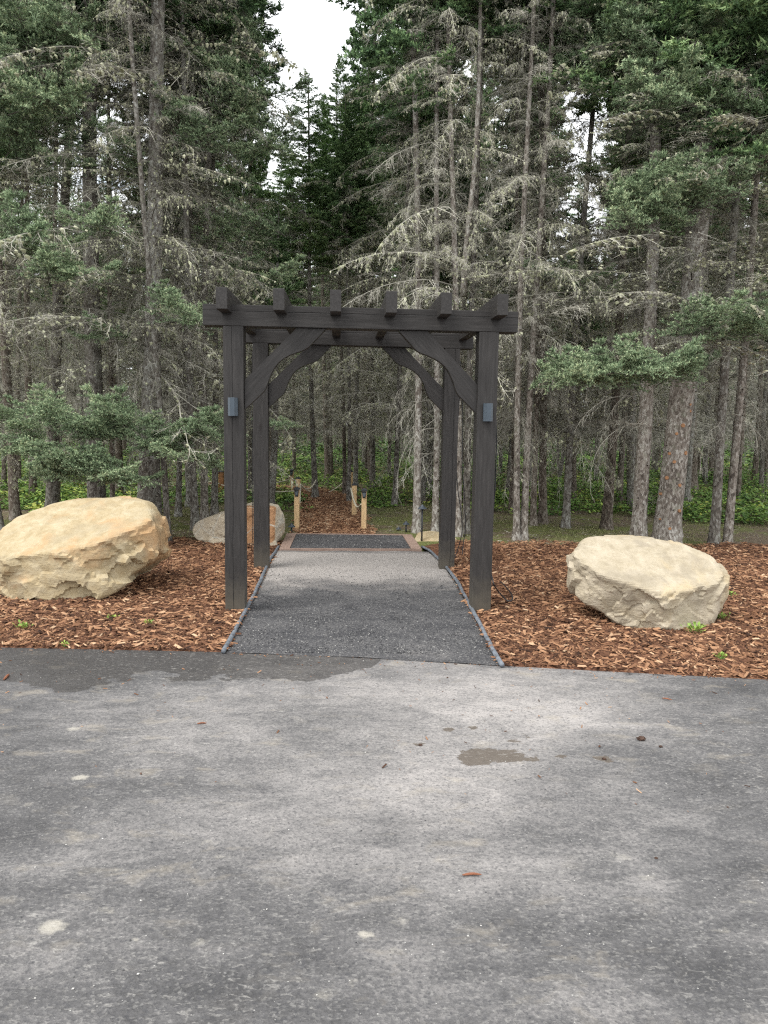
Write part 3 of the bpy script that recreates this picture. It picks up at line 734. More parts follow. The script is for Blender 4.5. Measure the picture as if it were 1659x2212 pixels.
# rafters
fx = [478, 601, 724, 845, 965, 1086]
bxs = [547, 637, 727, 818, 907, 997]
for i in range(6):
    s = [proj(fa + (fb - fa) * k) for k in np.linspace(0, 1, 50)]
    # point on the front beam line whose rafter end is seen at fx
    def on(a, b, off, target):
        best = None
        for k in np.linspace(0, 1, 400):
            q = a + (b - a) * k + off; e = abs(proj(q)[0] - target)
            if best is None or e < best[0]: best = (e, q - off)
        return best[1]
    A = on(fa, fb, -rax * 0.36, fx[i]); B = on(ba, bb, np.zeros(3), bxs[i])
    A = A + fup * (BH - 0.066); B = B + bup * (BH * 0.93 - 0.066)
    d = B - A; d /= np.linalg.norm(d)
    s0 = A - d * 0.36; s1 = B + d * 0.46
    rw, rh = 0.086, 0.163
    V = hull_box(s0 + np.array([0, 0, rh / 2]) - po, s1 + np.array([0, 0, rh / 2]) - po, rw, rh, bax, (0, 0, 1))
    me = poly_mesh('rafter', V, BOXF, MAT['timber'], 0.004)
    timber_attrs(me, d, None, 20 + i)
    ob('rafter', me, per)

# post lights
def sconce(px, py, Y, lb):
    c = P(px, py, Y) + rax * 0.0
    o = empty('wall_light', c, lb, 'wall light')
    h, w, dp = 0.147, 0.078, 0.055
    V = []
    for z in (-h / 2, h / 2):
        for (x, y) in ((-w / 2, 0.0), (w / 2, 0.0), (w / 2, -dp * 0.45), (w * 0.22, -dp), (-w * 0.22, -dp), (-w / 2, -dp * 0.45)):
            V.append(bax * x + rax * (y - 0.008) + np.array([0, 0, z]))
    Fc = [(0, 1, 2, 3, 4, 5)[::-1], (6, 7, 8, 9, 10, 11)] + [(i, (i + 1) % 6, 6 + (i + 1) % 6, 6 + i) for i in range(6)]
    ob('housing', poly_mesh('housing', V, Fc, MAT['sconce'], 0.002), o)
    V = hull_box(np.array([0, 0, -h / 2 + .012]) - rax * 0.004, np.array([0, 0, h / 2 - .012]) - rax * 0.004, w * 0.8, 0.0075, bax, rax)
    ob('back_plate', poly_mesh('back_plate', V, BOXF, MAT['black'], 0), o)
sconce(504, 879, D1L - 0.002, 'blue grey box light on the left front pergola post')
sconce(1053, 891, D1R - 0.002, 'blue grey box light on the right front pergola post')

# cables
def cable(pts, r_, lb, nm='power_cable'):
    p = resample(np.array(pts), 90)
    for _ in range(4): p[1:-1] = (p[:-2] + 2 * p[1:-1] + p[2:]) / 4
    Vt, Tt_ = tube_arr(p, r_, 6); g = Geo(); g.add(Vt, Tt_)
    ob(nm, g.mesh(nm, MAT['cable'], True), label=lb, cat='cable')
cy_ = D1R + PW + 0.012
cable([P(1070, 880, cy_ - .06), P(1073, 950, cy_ - .04), P(1070, 1050, cy_ - .05), P(1063, 1130, cy_ - .03), P(1058, 1190, cy_ - .05), P(1059, 1230, cy_ - .05), P(1066, 1262, cy_ - .3), G(1078, 1280, .13), G(1098, 1301, .12), G(1108, 1296, .12), G(1106, 1284, .12), G(1088, 1262, .12), G(1080, 1256, .10)], 0.006, 'black cable running down the right front post and looping over the mulch')
cable([P(990, 760, 8.50), P(993, 850, 8.52), P(988, 930, 8.53), P(985, 1000, 8.52), P(989, 1060, 8.53), P(997, 1110, 8.5), P(999, 1150, 8.5), P(990, 1185, 8.5), P(981, 1205, 8.48), G(978, 1215, .13)], 0.0055, 'black cable hanging behind the right rear post down into the mulch')
cable([P(994, 780, 8.6), P(1000, 900, 8.62), P(998, 1000, 8.6), P(1004, 1080, 8.6), P(1006, 1140, 8.6), P(1000, 1180, 8.6), G(998, 1200, .12)], 0.005, 'thin black cable dropping beside the right rear post in the outer loop')
cable([P(545, 760, 8.40), P(544, 900, 8.41), P(546, 1000, 8.40), P(545, 1100, 8.40), P(545, 1170, 8.38), G(543, 1190, .12)], 0.004, 'thin black cable down the outer face of the left rear post')

# ------------------------------------------------------------------ boulders
def ico(sub):
    bm = bmesh.new(); bmesh.ops.create_icosphere(bm, subdivisions=sub, radius=1.0)
    V = np.array([v.co[:] for v in bm.verts]); T = np.array([[v.index for v in f.verts] for f in bm.faces]); bm.free()
    return V, T
def hull2(pts):
    pts = sorted(set(map(tuple, pts)))
    def half(ps):
        h = []
        for p in ps:
            while len(h) >= 2 and ((h[-1][0] - h[-2][0]) * (p[1] - h[-2][1]) - (h[-1][1] - h[-2][1]) * (p[0] - h[-2][0])) <= 0: h.pop()
            h.append(p)
        return h
    a = half(pts); b = half(pts[::-1]); return a[:-1] + b[:-1]
def boulder(nm, cpx, cpy, Y, sil, extra, half_depth, sub, seed, mat, lb, pw=44, ledge=0.02, facefn=None, cell=0.17):
    c = P(cpx, cpy, Y); s = Y / F
    pts = hull2([((x - cpx) * s, -(y - cpy) * s) for x, y in sil])
    pl = []
    m = len(pts)
    for i in range(m):
        a, b = np.array(pts[i]), np.array(pts[(i + 1) % m]); e = b - a; L = np.linalg.norm(e)
        if L < 0.02: continue
        n = np.array([e[1], -e[0]]) / L; d = n.dot(a)
        pl.append((np.array([n[0], 0.0, n[1]]), d))
    for n, d in extra:
        n = np.array(n, float); pl.append((n / np.linalg.norm(n), d))
    pl.append((np.array([0, 1.0, 0]), half_depth)); pl.append((np.array([0.5, 0.87, 0]), half_depth * 1.02)); pl.append((np.array([-0.5, 0.87, 0]), half_depth * 1.02))
    D, T = ico(sub)
    N = np.array([p[0] for p in pl]); dd = np.array([p[1] for p in pl])
    q = np.clip(D @ N.T, 0, None) / dd[None]
    rr = (q ** pw).sum(1) ** (-1.0 / pw)
    V = D * rr[:, None]
    r = np.random.RandomState(seed)
    # broken facets: cells each with an own tilted plane
    for cs, amp in ((cell * 1.7, ledge * 1.15), (cell * 0.8, ledge * 0.35)):
        K = int(14 / cs) + 20
        lo_, hi_ = V.min(0), V.max(0)
        cen = lo_ + (hi_ - lo_) * r.rand(K, 3); ten = (r.rand(K, 3) - 0.5) * 2; offs = r.rand(K) - 0.5
        Vw = V + 0.03 * np.sin(V[:, [1, 2, 0]] * 17 + seed) + 0.012 * np.sin(V[:, [2, 0, 1]] * 41)
        dist = ((Vw[:, None] - cen[None]) ** 2 * np.array([1, 1, 2.2])).sum(2) if len(V) * K < 4e7 else None
        if dist is None:
            idx = np.concatenate([((Vw[i:i + 4000, None] - cen[None]) ** 2 * np.array([1, 1, 2.2])).sum(2).argmin(1) for i in range(0, len(V), 4000)])
        else: idx = dist.argmin(1)
        loc = V - cen[idx]
        wq = q ** 20; topm = (wq * (N[:, 2] > 0.75)[None]).sum(1) / wq.sum(1)
        k = amp * (1 - 0.85 * topm)
        V = V + D * (k * (offs[idx] + 1.2 * (loc * ten[idx]).sum(1) / cs))[:, None]
    nz = np.array([mn.fractal(Vector(v * 5 + seed), 1.0, 2.0, 5) for v in V])
    nz2 = np.array([mn.noise(Vector(v * np.array([3, 3, 14]) + seed)) for v in V])
    V = V + D * (0.011 * nz + 0.007 * nz2 + 0.016 * np.array([mn.noise(Vector(v * 1.9 + seed * 2)) for v in V]))[:, None]
    face = np.zeros(len(V)) if facefn is None else facefn(V)
    me = arr_mesh(nm, V, T, None, mat, False, dict(face=face))
    return ob(nm, me, None, c, None, lb, 'boulder')
boulder('boulder', 182, 1195, 7.12,
        [(-8, 1160), (2, 1130), (38, 1102), (128, 1083), (200, 1081), (310, 1083), (345, 1103), (360, 1140), (353, 1205), (300, 1243), (190, 1290), (130, 1297), (55, 1288), (15, 1258), (-2, 1205)],
        [((-0.14, -0.40, 0.90), 0.315), ((0.02, -0.99, -0.05), 0.52), ((0.55, -0.83, -0.03), 0.60), ((-0.66, -0.75, -0.05), 0.70), ((0.15, -0.80, -0.60), 0.66), ((-0.3, -0.70, -0.65), 0.74)],
        0.50, 6, 3, MAT['rock_tan'], 'large tan sandstone boulder with orange stained top on the left mulch bed', ledge=0.035)
boulder('boulder', 1400, 1262, 6.20,
        [(1227, 1215), (1233, 1200), (1244, 1176), (1292, 1164), (1345, 1166), (1432, 1170), (1512, 1182), (1553, 1206), (1574, 1236), (1573, 1285), (1558, 1312), (1500, 1362), (1385, 1358), (1318, 1330), (1245, 1298), (1228, 1280)],
        [((0.10, -0.42, 0.90), 0.195), ((0.34, -0.94, 0.0), 0.38), ((-0.38, -0.90, -0.20), 0.40), ((0.80, -0.60, -0.05), 0.53), ((-0.8, -0.6, 0.0), 0.56), ((0.05, -0.80, -0.6), 0.47)],
        0.42, 6, 8, MAT['rock_cream'], 'cream sandstone boulder with flat top on the right mulch bed', ledge=0.030, pw=44)
boulder('boulder', 520, 1138, 9.75,
        [(414, 1143), (425, 1128), (450, 1117), (490, 1108), (535, 1089), (600, 1090), (613, 1110), (616, 1140), (608, 1165), (600, 1182), (520, 1182), (430, 1165), (416, 1152)],
        [((0.10, -0.985, 0.14), 0.30), ((-0.55, -0.8, 0.3), 0.38), ((0.9, -0.4, 0.1), 0.53)],
        0.35, 5, 5, MAT['rock_rust'], 'smaller boulder with rusty orange face and pale veins behind the left pergola posts', ledge=0.018,
        facefn=lambda V: np.clip(0.5 + (V[:, 0] - 0.02) * 6, 0, 1) * np.clip((-V[:, 1] - 0.0) * 8, 0, 1) * np.clip((V[:, 2] + 0.20) * 12, 0, 1) * np.clip((0.51 - V[:, 0]) * 12, 0, 1))
boulder('boulder', 942, 1170, 9.95,
        [(896, 1166), (905, 1153), (930, 1151), (955, 1154), (985, 1160), (988, 1180), (900, 1184)],
        [((0, -0.5, 0.86), 0.07), ((0, -1, 0), 0.22)], 0.22, 5, 6, MAT['rock_tan'], 'low flat golden stone beside the tall path light near the landing', ledge=0.008, cell=0.12)

# ------------------------------------------------------------------ rope posts, ropes
def rope_post(px, ytop, ybase, wpx, lb, lantern=True, grp='rope fence posts', z=0.1, mat='cedar', Y=None):
    b = G(px, ybase, z) if Y is None else P(px, ybase, Y)
    D = b[1]; t = P(px, ytop, D); w = max(0.05, wpx * D / F)
    zb = float(floor_z(b[0], b[1])) - 0.08
    o = empty('rope_post', (b[0], b[1] + w / 2, 0), lb, 'fence post', grp)
    oo = np.array(o.location)
    top = t[2]
    ob('shaft', box_mesh('shaft', (0, 0, zb), (0.004, 0, top - 0.012), w, w, MAT[mat], 0.004), o)
    # black post cap, slightly pyramidal
    V = hull_box((0.004, 0, top - 0.0115), (0.004, 0, top + 0.006), w + 0.016, w + 0.016) + [np.array([0.004, 0, top + 0.030])]
    Fc = [(0, 3, 2, 1), (0, 1, 5, 4), (1, 2, 6, 5), (2, 3, 7, 6), (3, 0, 4, 7), (4, 5, 8), (5, 6, 8), (6, 7, 8), (7, 4, 8)]
    cp = ob('cap', poly_mesh('cap', V, Fc, MAT['black'], 0), o)
    if lantern:
        y0 = -w / 2 - 0.001; h = 0.095; wu, wd = w * 0.92, w * 0.58
        V = []
        for (z_, ww, dp) in ((top - 0.012 - h, wd, 0.022), (top - 0.014, wu, 0.045)):
            for (x, y) in ((-ww / 2, y0), (ww / 2, y0), (ww / 2, y0 - dp), (-ww / 2, y0 - dp)): V.append(np.array([x + .004, y, z_]))
        ln = ob('lantern', poly_mesh('lantern', V, BOXF, MAT['black'], 0.002), o)
        V = []
        for (z_, ww, dp) in ((top - 0.088, wd * .72, 0.030), (top - 0.034, wu * .72, 0.041)):
            for (x, y) in ((-ww / 2, y0 - dp + .012), (ww / 2, y0 - dp + .012), (ww / 2, y0 - dp), (-ww / 2, y0 - dp)): V.append(np.array([x + .004, y, z_]))
        ob('lens', poly_mesh('lens', V, BOXF, MAT['lens'], 0), ln)
    return np.array([oo[0], oo[1], top]), w
A1, w1 = rope_post(640.5, 1056, 1139.5, 10.8, 'natural timber post with black lantern at the near left of the chip trail')
A2, w2 = rope_post(785.5, 1059, 1143.5, 11.0, 'natural timber post with black lantern at the near right of the chip trail')
A3, w3 = rope_post(643.5, 1033, 1100, 9.0, 'natural timber post just behind the near left lantern post', False)
A4, w4 = rope_post(764.5, 1047, 1117, 10.2, 'natural timber post with plain black cap, second on the right of the chip trail', False)
A5, w5 = rope_post(629.5, 1016, 1070, 7.4, 'natural timber post with lantern farthest back on the left, in the undergrowth')
A6, w6 = rope_post(759, 1018, 1062, 4.5, 'thin timber post half hidden behind a trunk at the far right of the trail', False)
A7, w7 = rope_post(477, 1019, 1066, 10.5, 'reddish timber post seen between the trunks left of the front pergola post', False, mat='redwood')
def rope(a, b, sag, lb, r_=0.013):
    a, b = np.array(a, float), np.array(b, float); t = np.linspace(0, 1, 28)
    p = a[None] * (1 - t)[:, None] + b[None] * t[:, None]; p[:, 2] -= sag * 4 * t * (1 - t)
    Vt, Tt_ = tube_arr(p, r_, 6); g = Geo(); g.add(Vt, Tt_)
    ob('rope', g.mesh('rope', MAT['rope'], True), label=lb, cat='rope', group='ropes strung along the trail')
rope(A4 + (-.05, 0, -.06), A2 + (-.04, 0, -.20), 0.14, 'pale rope drooping between the two timber posts right of the trail')
rope(A3 + (.04, 0, -.10), A1 + (.035, .03, -.20), 0.05, 'pale rope dropping between the two near posts left of the trail')
LT = P(681, 1036, 15.0)
rope(A3 + (.04, 0, -.10), P(683, 1036, 14.75), 0.13, 'pale rope swagging from the left post to the trunk beside the trail')
rope(A5 + (.03, 0, -.18), P(748, 1035, 16.4), 0.30, 'long pale rope from the farthest left post across to the paired trunks', 0.010)
rope(A5 + (-.03, 0, -.18), P(478, 1041, 16.5), 0.10, 'upper pale rope running left from the farthest post', 0.010)
rope(A3 + (-.04, 0, -.22), P(478, 1047, 15.5), 0.06, 'lower pale rope running left behind the rear pergola post', 0.010)
rope(P(475, 1038, 15.8), P(335, 1040, 15.2), 0.05, 'upper pale rope between the trunks behind the left boulder', 0.010)
rope(P(475, 1044, 15.6), P(335, 1046, 15.0), 0.04, 'lower pale rope between the trunks behind the left boulder', 0.010)
rope(P(70, 1037, 17), P(-60, 1038, 16.5), 0.05, 'upper pale rope at the far left edge of the forest', 0.010)
rope(P(60, 1045, 16.8), P(-60, 1049, 16.3), 0.04, 'lower pale rope at the far left edge of the forest', 0.010)

# path lights
def path_light(px, ytop, ybase, hatpx, Y, lb):
    b = P(px, ybase, Y); t = P(px, ytop, Y); R_ = hatpx / 2 * Y / F; z0 = float(floor_z(b[0], b[1])) - 0.06
    z0 = min(z0, b[2])
    o = empty('path_light', (b[0], b[1], 0), lb, 'path light', 'black path lights round the landing'); top = t[2]
    g = Geo(); Vt, Tt_ = tube_arr([(0, 0, z0), (0, 0, top - R_ * 0.5)], 0.011, 8); g.add(Vt, Tt_); ob('stem', g.mesh('stem', MAT['black'], True), o)
    prof = [(0.0, 0.0), (0.10, -0.02), (0.16, -0.16), (0.38, -0.42), (1.0, -0.92), (1.0, -0.97), (0.36, -0.56), (0.0, -0.40)]
    V = []; k = 20
    for (a, z_) in prof:
        for j in range(k): V.append((R_ * a * math.cos(6.2832 * j / k), R_ * a * math.sin(6.2832 * j / k), top + z_ * R_))
    T = []
    for i in range(len(prof) - 1):
        for j in range(k):
            a, c = i * k + j, i * k + (j + 1) % k; T += [(a, c, c + k), (a, c + k, a + k)]
    g = Geo(); g.add(V, T); ob('shade', g.mesh('shade', MAT['shade'], False), o)
path_light(911, 1089, 1171, 20.5, 9.85, 'tallest black path light with conical shade beside the right rear post')
path_light(877, 1125, 1154, 16, 10.6, 'middle height black path light right of the landing')
path_light(861, 1137, 1154, 13.5, 10.75, 'shortest black path light right of the landing')
path_light(630, 1130, 1154, 17, 10.5, 'short black path light between the rusty boulder and the left lantern post')

# ------------------------------------------------------------------ plants: prototypes
def seg_ribbon(p0, p1, w0, w1, a, g):
    """a thin three sided spike from p0 to p1 (arrays n x 3)"""
    p0 = np.asarray(p0, float); p1 = np.asarray(p1, float); n = len(p0)
    d = p1 - p0; L = np.linalg.norm(d, axis=1)[:, None] + 1e-9; d = d / L
    up = np.where(np.abs(d[:, 2:3]) < 0.9, np.array([[0, 0, 1.0]]), np.array([[1.0, 0, 0]]))
    s = np.cross(d, up); s /= np.linalg.norm(s, axis=1)[:, None]; t = np.cross(d, s)
    w0 = np.asarray(w0, float).reshape(-1, 1) * np.ones((n, 1))
    if w1 is None:
        V = np.stack([p0 + s * w0 / 2, p0 - s * w0 / 4 + t * w0 * .43, p0 - s * w0 / 4 - t * w0 * .43, p1], 1)
        t_ = np.array([(0, 1, 3), (1, 2, 3), (2, 0, 3)]); m = 4
    else:
        w1 = np.asarray(w1, float).reshape(-1, 1) * np.ones((n, 1))
        V = np.stack([p0 + s * w0 / 2, p0 - s * w0 / 4 + t * w0 * .43, p0 - s * w0 / 4 - t * w0 * .43, p1 + s * w1 / 2, p1 - s * w1 / 4 + t * w1 * .43, p1 - s * w1 / 4 - t * w1 * .43], 1)
        t_ = np.array([(0, 1, 4), (0, 4, 3), (1, 2, 5), (1, 5, 4), (2, 0, 3), (2, 3, 5)]); m = 6
    T = (np.arange(n)[:, None, None] * m + t_[None]).reshape(-1, 3)
    A = np.repeat(np.asarray(a, float) * np.ones(n), m)
    g.add(V.reshape(-1, 3), T, A)

def flat_spike(p0, p1, w, a, g, r):
    n = len(p0); d = p1 - p0; L = np.linalg.norm(d, axis=1)[:, None] + 1e-9; d = d / L
    s = np.cross(d, r.randn(n, 3)); s /= np.linalg.norm(s, axis=1)[:, None] + 1e-9
    w = np.asarray(w, float).reshape(-1, 1) * np.ones((n, 1))
    V = np.stack([p0 + s * w / 2, p0 - s * w / 2, p1], 1).reshape(-1, 3)
    T = np.arange(3 * n).reshape(-1, 3)
    g.add(V, T, np.repeat(np.asarray(a, float) * np.ones(n), 3))

def axis_curve(L, up0, droop, tipup, r, n=9):
    t = np.linspace(0, 1, n)
    ang = up0 - droop * t + tipup * t ** 3
    dx = np.cos(ang) * L / (n - 1); dz = np.sin(ang) * L / (n - 1)
    x = np.concatenate([[0], np.cumsum(dx[:-1])]); z = np.concatenate([[0], np.cumsum(dz[:-1])])
    y = np.cumsum(r.randn(n) * 0.02 * L); y -= y[0]
    return np.stack([x, y, z], 1)
def at_curve(c, t):
    n = len(c) - 1; f = np.clip(t, 0, 0.9999) * n; i = f.astype(int); k = (f - i)[:, None]
    p = c[i] * (1 - k) + c[i + 1] * k; d = c[i + 1] - c[i]; d /= np.linalg.norm(d, axis=1)[:, None]
    return p, d

def dead_branch(seed, L=1.7, dens=1.0, hang=0.5):
    r = np.random.RandomState(seed); g = Geo(); li = Geo()
    c = axis_curve(L, 0.05 + 0.6 * r.rand(), 0.8 + 1.3 * r.rand(), 0.7 * r.rand(), r)
    n = len(c); w = 0.020 * (1 - np.linspace(0, 0.8, n)) * (L / 1.7)
    seg_ribbon(c[:-1], c[1:], w[:-1], w[1:], 0.45 + 0.3 * np.linspace(0, 1, n - 1), g)
    m = int(26 * dens); t = np.sort(0.12 + 0.88 * r.rand(m)); p, d = at_curve(c, t)
    side = np.where(np.arange(m) % 2 == 0, 1, -1)[:, None] * np.cross(d, [0, 0, 1.0]); 
    l = (0.55 * (1 - t) + 0.14) * L * (0.5 + 0.6 * r.rand(m)) * 0.62
    v = d * (0.5 + 0.3 * r.rand(m))[:, None] + side * (0.9 * r.rand(m) + 0.25)[:, None] + np.array([0, 0, -1.0]) * (hang * r.rand(m))[:, None] + r.randn(m, 3) * 0.15
    v /= np.linalg.norm(v, axis=1)[:, None]
    p1 = p + v * (l * 0.5)[:, None]; v2 = v + np.array([0, 0, -0.55 * hang - 0.1]) + r.randn(m, 3) * 0.22; v2 /= np.linalg.norm(v2, axis=1)[:, None]
    p2 = p1 + v2 * (l * 0.5)[:, None]
    ww = 0.0065 * np.ones(m)
    a2 = 0.35 + 0.5 * r.rand(m)
    seg_ribbon(p, p1, ww, ww * 0.75, a2, g); seg_ribbon(p1, p2, ww * 0.75, None, a2 + 0.1, g)
    # tertiary twigs
    K = int(9 * dens); q = r.rand(m, K)
    base = np.where((q < 0.5)[..., None], p[:, None] + (p1 - p)[:, None] * (q * 2)[..., None], p1[:, None] + (p2 - p1)[:, None] * (q * 2 - 1)[..., None]).reshape(-1, 3)
    tv = np.repeat(v2, K, 0) * 0.6 + r.randn(m * K, 3) * 0.5 + np.array([0, 0, -0.35 * hang]); tv /= np.linalg.norm(tv, axis=1)[:, None]
    tl = (0.05 + 0.11 * r.rand(m * K)) * (L / 1.7)
    tip = base + tv * tl[:, None]
    flat_spike(base, tip, 0.0048, np.repeat(a2, K) + 0.15 * r.rand(m * K), g, r)
    # finer twiglets
    f0 = base + tv * (tl * 0.5)[:, None]; fv = tv * 0.5 + r.randn(m * K, 3) * 0.6; fv /= np.linalg.norm(fv, axis=1)[:, None]
    flat_spike(f0, f0 + fv * (0.03 + 0.05 * r.rand(m * K))[:, None], 0.004, np.repeat(a2, K), g, r)
    # lichen tufts hanging from the twigs
    nl = 64; idx = r.randint(0, m * K, nl); lp = base[idx] + (tip - base)[idx] * r.rand(nl, 1)
    na = 26; pa, _ = at_curve(c, 0.2 + 0.8 * r.rand(na)); lp = np.concatenate([lp, pa]); nl = len(lp)
    s = 0.008 + 0.016 * r.rand(nl) ** 1.8
    b = np.array([(1, 0, -.4), (-.6, .8, -.7), (-.5, -.9, -.3), (0, 0, .35), (.1, .1, -2.3)], float)
    V = lp[:, None] + b[None] * s[:, None, None] * (0.6 + 0.8 * r.rand(nl, 5, 3)) * np.array([1, 1, 1.1])
    t_ = np.array([(0, 1, 3), (1, 2, 3), (2, 0, 3), (1, 0, 4), (2, 1, 4), (0, 2, 4)])
    li.add(V.reshape(-1, 3), (np.arange(nl)[:, None, None] * 5 + t_[None]).reshape(-1, 3), np.repeat(r.rand(nl), 5))
    return g.arr(), li.arr()

def green_bough(seed, L=1.4, nl=24, K=7, needles=5, nlen=0.05, nw=0.016, width=0.5, shoot=0.09, drop=0.8):
    """live branch: wood axis, laterals, shoots carrying needles"""
    r = np.random.RandomState(seed); wd = Geo(); g = Geo()
    c = axis_curve(L, 0.15 + 0.25 * r.rand(), drop * (0.6 + 0.5 * r.rand()), 0.9, r)
    n = len(c); w = 0.022 * (1 - np.linspace(0, 0.85, n)) * (L / 1.4)
    seg_ribbon(c[:-1], c[1:], w[:-1], w[1:], 0.3, wd)
    t = np.sort(0.08 + 0.92 * r.rand(nl)); p, d = at_curve(c, t)
    side = np.where(np.arange(nl) % 2 == 0, 1, -1)[:, None] * np.cross(d, [0, 0, 1.0])
    l = width * L * (1.05 - t) ** 0.7 * (0.6 + 0.5 * r.rand(nl))
    v = d * 0.65 + side * (0.55 + 0.5 * r.rand(nl))[:, None] + r.randn(nl, 3) * 0.12; v /= np.linalg.norm(v, axis=1)[:, None]
    droop = np.array([0, 0, -0.18]) 
    seg_ribbon(p, p + (v + droop) * l[:, None], 0.008, None, 0.4, wd)
    q = (np.arange(K)[None] + r.rand(nl, K)) / K
    base = p[:, None] + ((v + droop)[:, None] * l[:, None, None]) * q[..., None]
    base = base.reshape(-1, 3); V2 = np.repeat(v, K, 0)
    sv = V2 * 0.7 + np.cross(V2, [0, 0, 1.0]) * (r.rand(nl * K, 1) * 2 - 1) * 0.9 + np.array([0, 0, 0.25]) + r.randn(nl * K, 3) * 0.30
    sv /= np.linalg.norm(sv, axis=1)[:, None]
    # include leader shoots
    tt = 0.3 + 0.7 * r.rand(K * 2); pb, db = at_curve(c, tt); base = np.concatenate([base, pb]); sv = np.concatenate([sv, db + np.array([0, 0, 0.2]) + r.randn(K * 2, 3) * 0.2]); sv /= np.linalg.norm(sv, axis=1)[:, None]
    m = len(base); sl = shoot * (0.6 + 0.7 * r.rand(m)); tone = r.rand(m) * 0.5
    s = np.cross(sv, [0.3, 0.2, 1.0]); s /= np.linalg.norm(s, axis=1)[:, None]; u = np.cross(sv, s)
    for k in range(needles):
        f = (k + r.rand(m)) / needles; ang = k * 2.4 + r.rand(m) * 1.2
        rad = s * np.cos(ang)[:, None] + u * np.sin(ang)[:, None]
        b0 = base + sv * (sl * f)[:, None]
        nd = sv * 0.75 + rad * 0.8; nd /= np.linalg.norm(nd, axis=1)[:, None]
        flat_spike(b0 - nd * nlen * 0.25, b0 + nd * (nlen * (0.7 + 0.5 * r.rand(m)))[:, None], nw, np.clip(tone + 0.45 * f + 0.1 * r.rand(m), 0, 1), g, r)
    return g.arr(), wd.arr()

def place(arrs, R, off, s, g, a_add=0.0):
    V, T, A = arrs
    if len(V): g.add((V * s) @ R.T + off, T, A + a_add)
def rotz(a): c, s = math.cos(a), math.sin(a); return np.array([[c, -s, 0], [s, c, 0], [0, 0, 1.0]])
def roty(a): c, s = math.cos(a), math.sin(a); return np.array([[c, 0, s], [0, 1, 0], [-s, 0, c]])

DB = [dead_branch(100 + i, 1.7, 1.0, 0.3 + 0.7 * (i % 4) / 3) for i in range(10)]
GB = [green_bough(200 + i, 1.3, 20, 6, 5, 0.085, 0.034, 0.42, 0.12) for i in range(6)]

def dead_band(seed, H=7.0, dens=17, Lmax=1.0, lich=0.6, tv=0.30):
    r = np.random.RandomState(seed); g = Geo(); li = Geo()
    n = int(H * dens)
    for i in range(n):
        z = H * (i + r.rand()) / n; j = r.randint(len(DB)); s = Lmax * (0.45 + 0.6 * r.rand()) * (1.0 - 0.25 * z / H)
        if r.rand() < 0.25: s *= 0.5
        R = rotz(i * 2.399 + r.randn() * 0.4) @ roty(0.12 + r.randn() * tv)
        off = R @ np.array([0.05, 0, 0]) + np.array([0, 0, z])
        place(DB[j][0], R, off, s, g, r.randn() * 0.08)
        if r.rand() < lich: place(DB[j][1], R, off, s * 1.0, li)
    return g.mesh('dead_branches', MAT['dead']), li.mesh('lichen', MAT['lichen'])
def crown_mesh(seed, H=8.0, R0=1.5, dens=22, top=True):
    r = np.random.RandomState(seed); g = Geo(); wd = Geo(); n = int(H * dens)
    for i in range(n):
        f = (i + r.rand()) / n; f = f ** 0.92; z = H * f
        prof = (1 - f) ** 0.75 if top else 1 - 0.3 * f
        prof *= min(1.0, 0.55 + f * 3.0)
        s = R0 / 1.3 * prof * (0.7 + 0.5 * r.rand()) + 0.10
        j = r.randint(len(GB))
        R = rotz(i * 2.399 + r.randn() * 0.5) @ roty(-0.55 * f + 0.15 + r.randn() * 0.12)
        off = np.array([0, 0, z])
        place(GB[j][0], R, off, np.array([s, s, max(s, 0.4)]) if s < 0.4 else s, g, r.randn() * 0.10 - 0.05)
        place(GB[j][1], R, off, s, wd)
    if top:
        m = 14; b = np.zeros((m, 3)); b[:, 2] = H - 0.25 + np.linspace(0, 0.3, m); d = r.randn(m, 3) * 0.35 + np.array([0, 0, 1]); d /= np.linalg.norm(d, axis=1)[:, None]
        flat_spike(b, b + d * 0.13, 0.03, 0.7, g, r)
    V1, T1, A1_ = g.arr(); V2, T2, A2_ = wd.arr()
    me = bpy.data.meshes.new('crown')
    me = arr_mesh('crown', V1, T1, A1_, MAT['needle'])
    return me
DEADB = [dead_band(300 + i, 7.0, (14, 17, 12, 13, 18)[i], (0.85, 1.0, 0.75, 1.15, 0.9)[i], (0.3, 0.6, 0.2, 0.9, 0.4)[i]) for i in range(5)]
CROWN = [crown_mesh(400 + i, 8.0, (1.15, 1.4, 1.6, 1.3)[i], (26, 24, 22, 16)[i]) for i in range(4)]

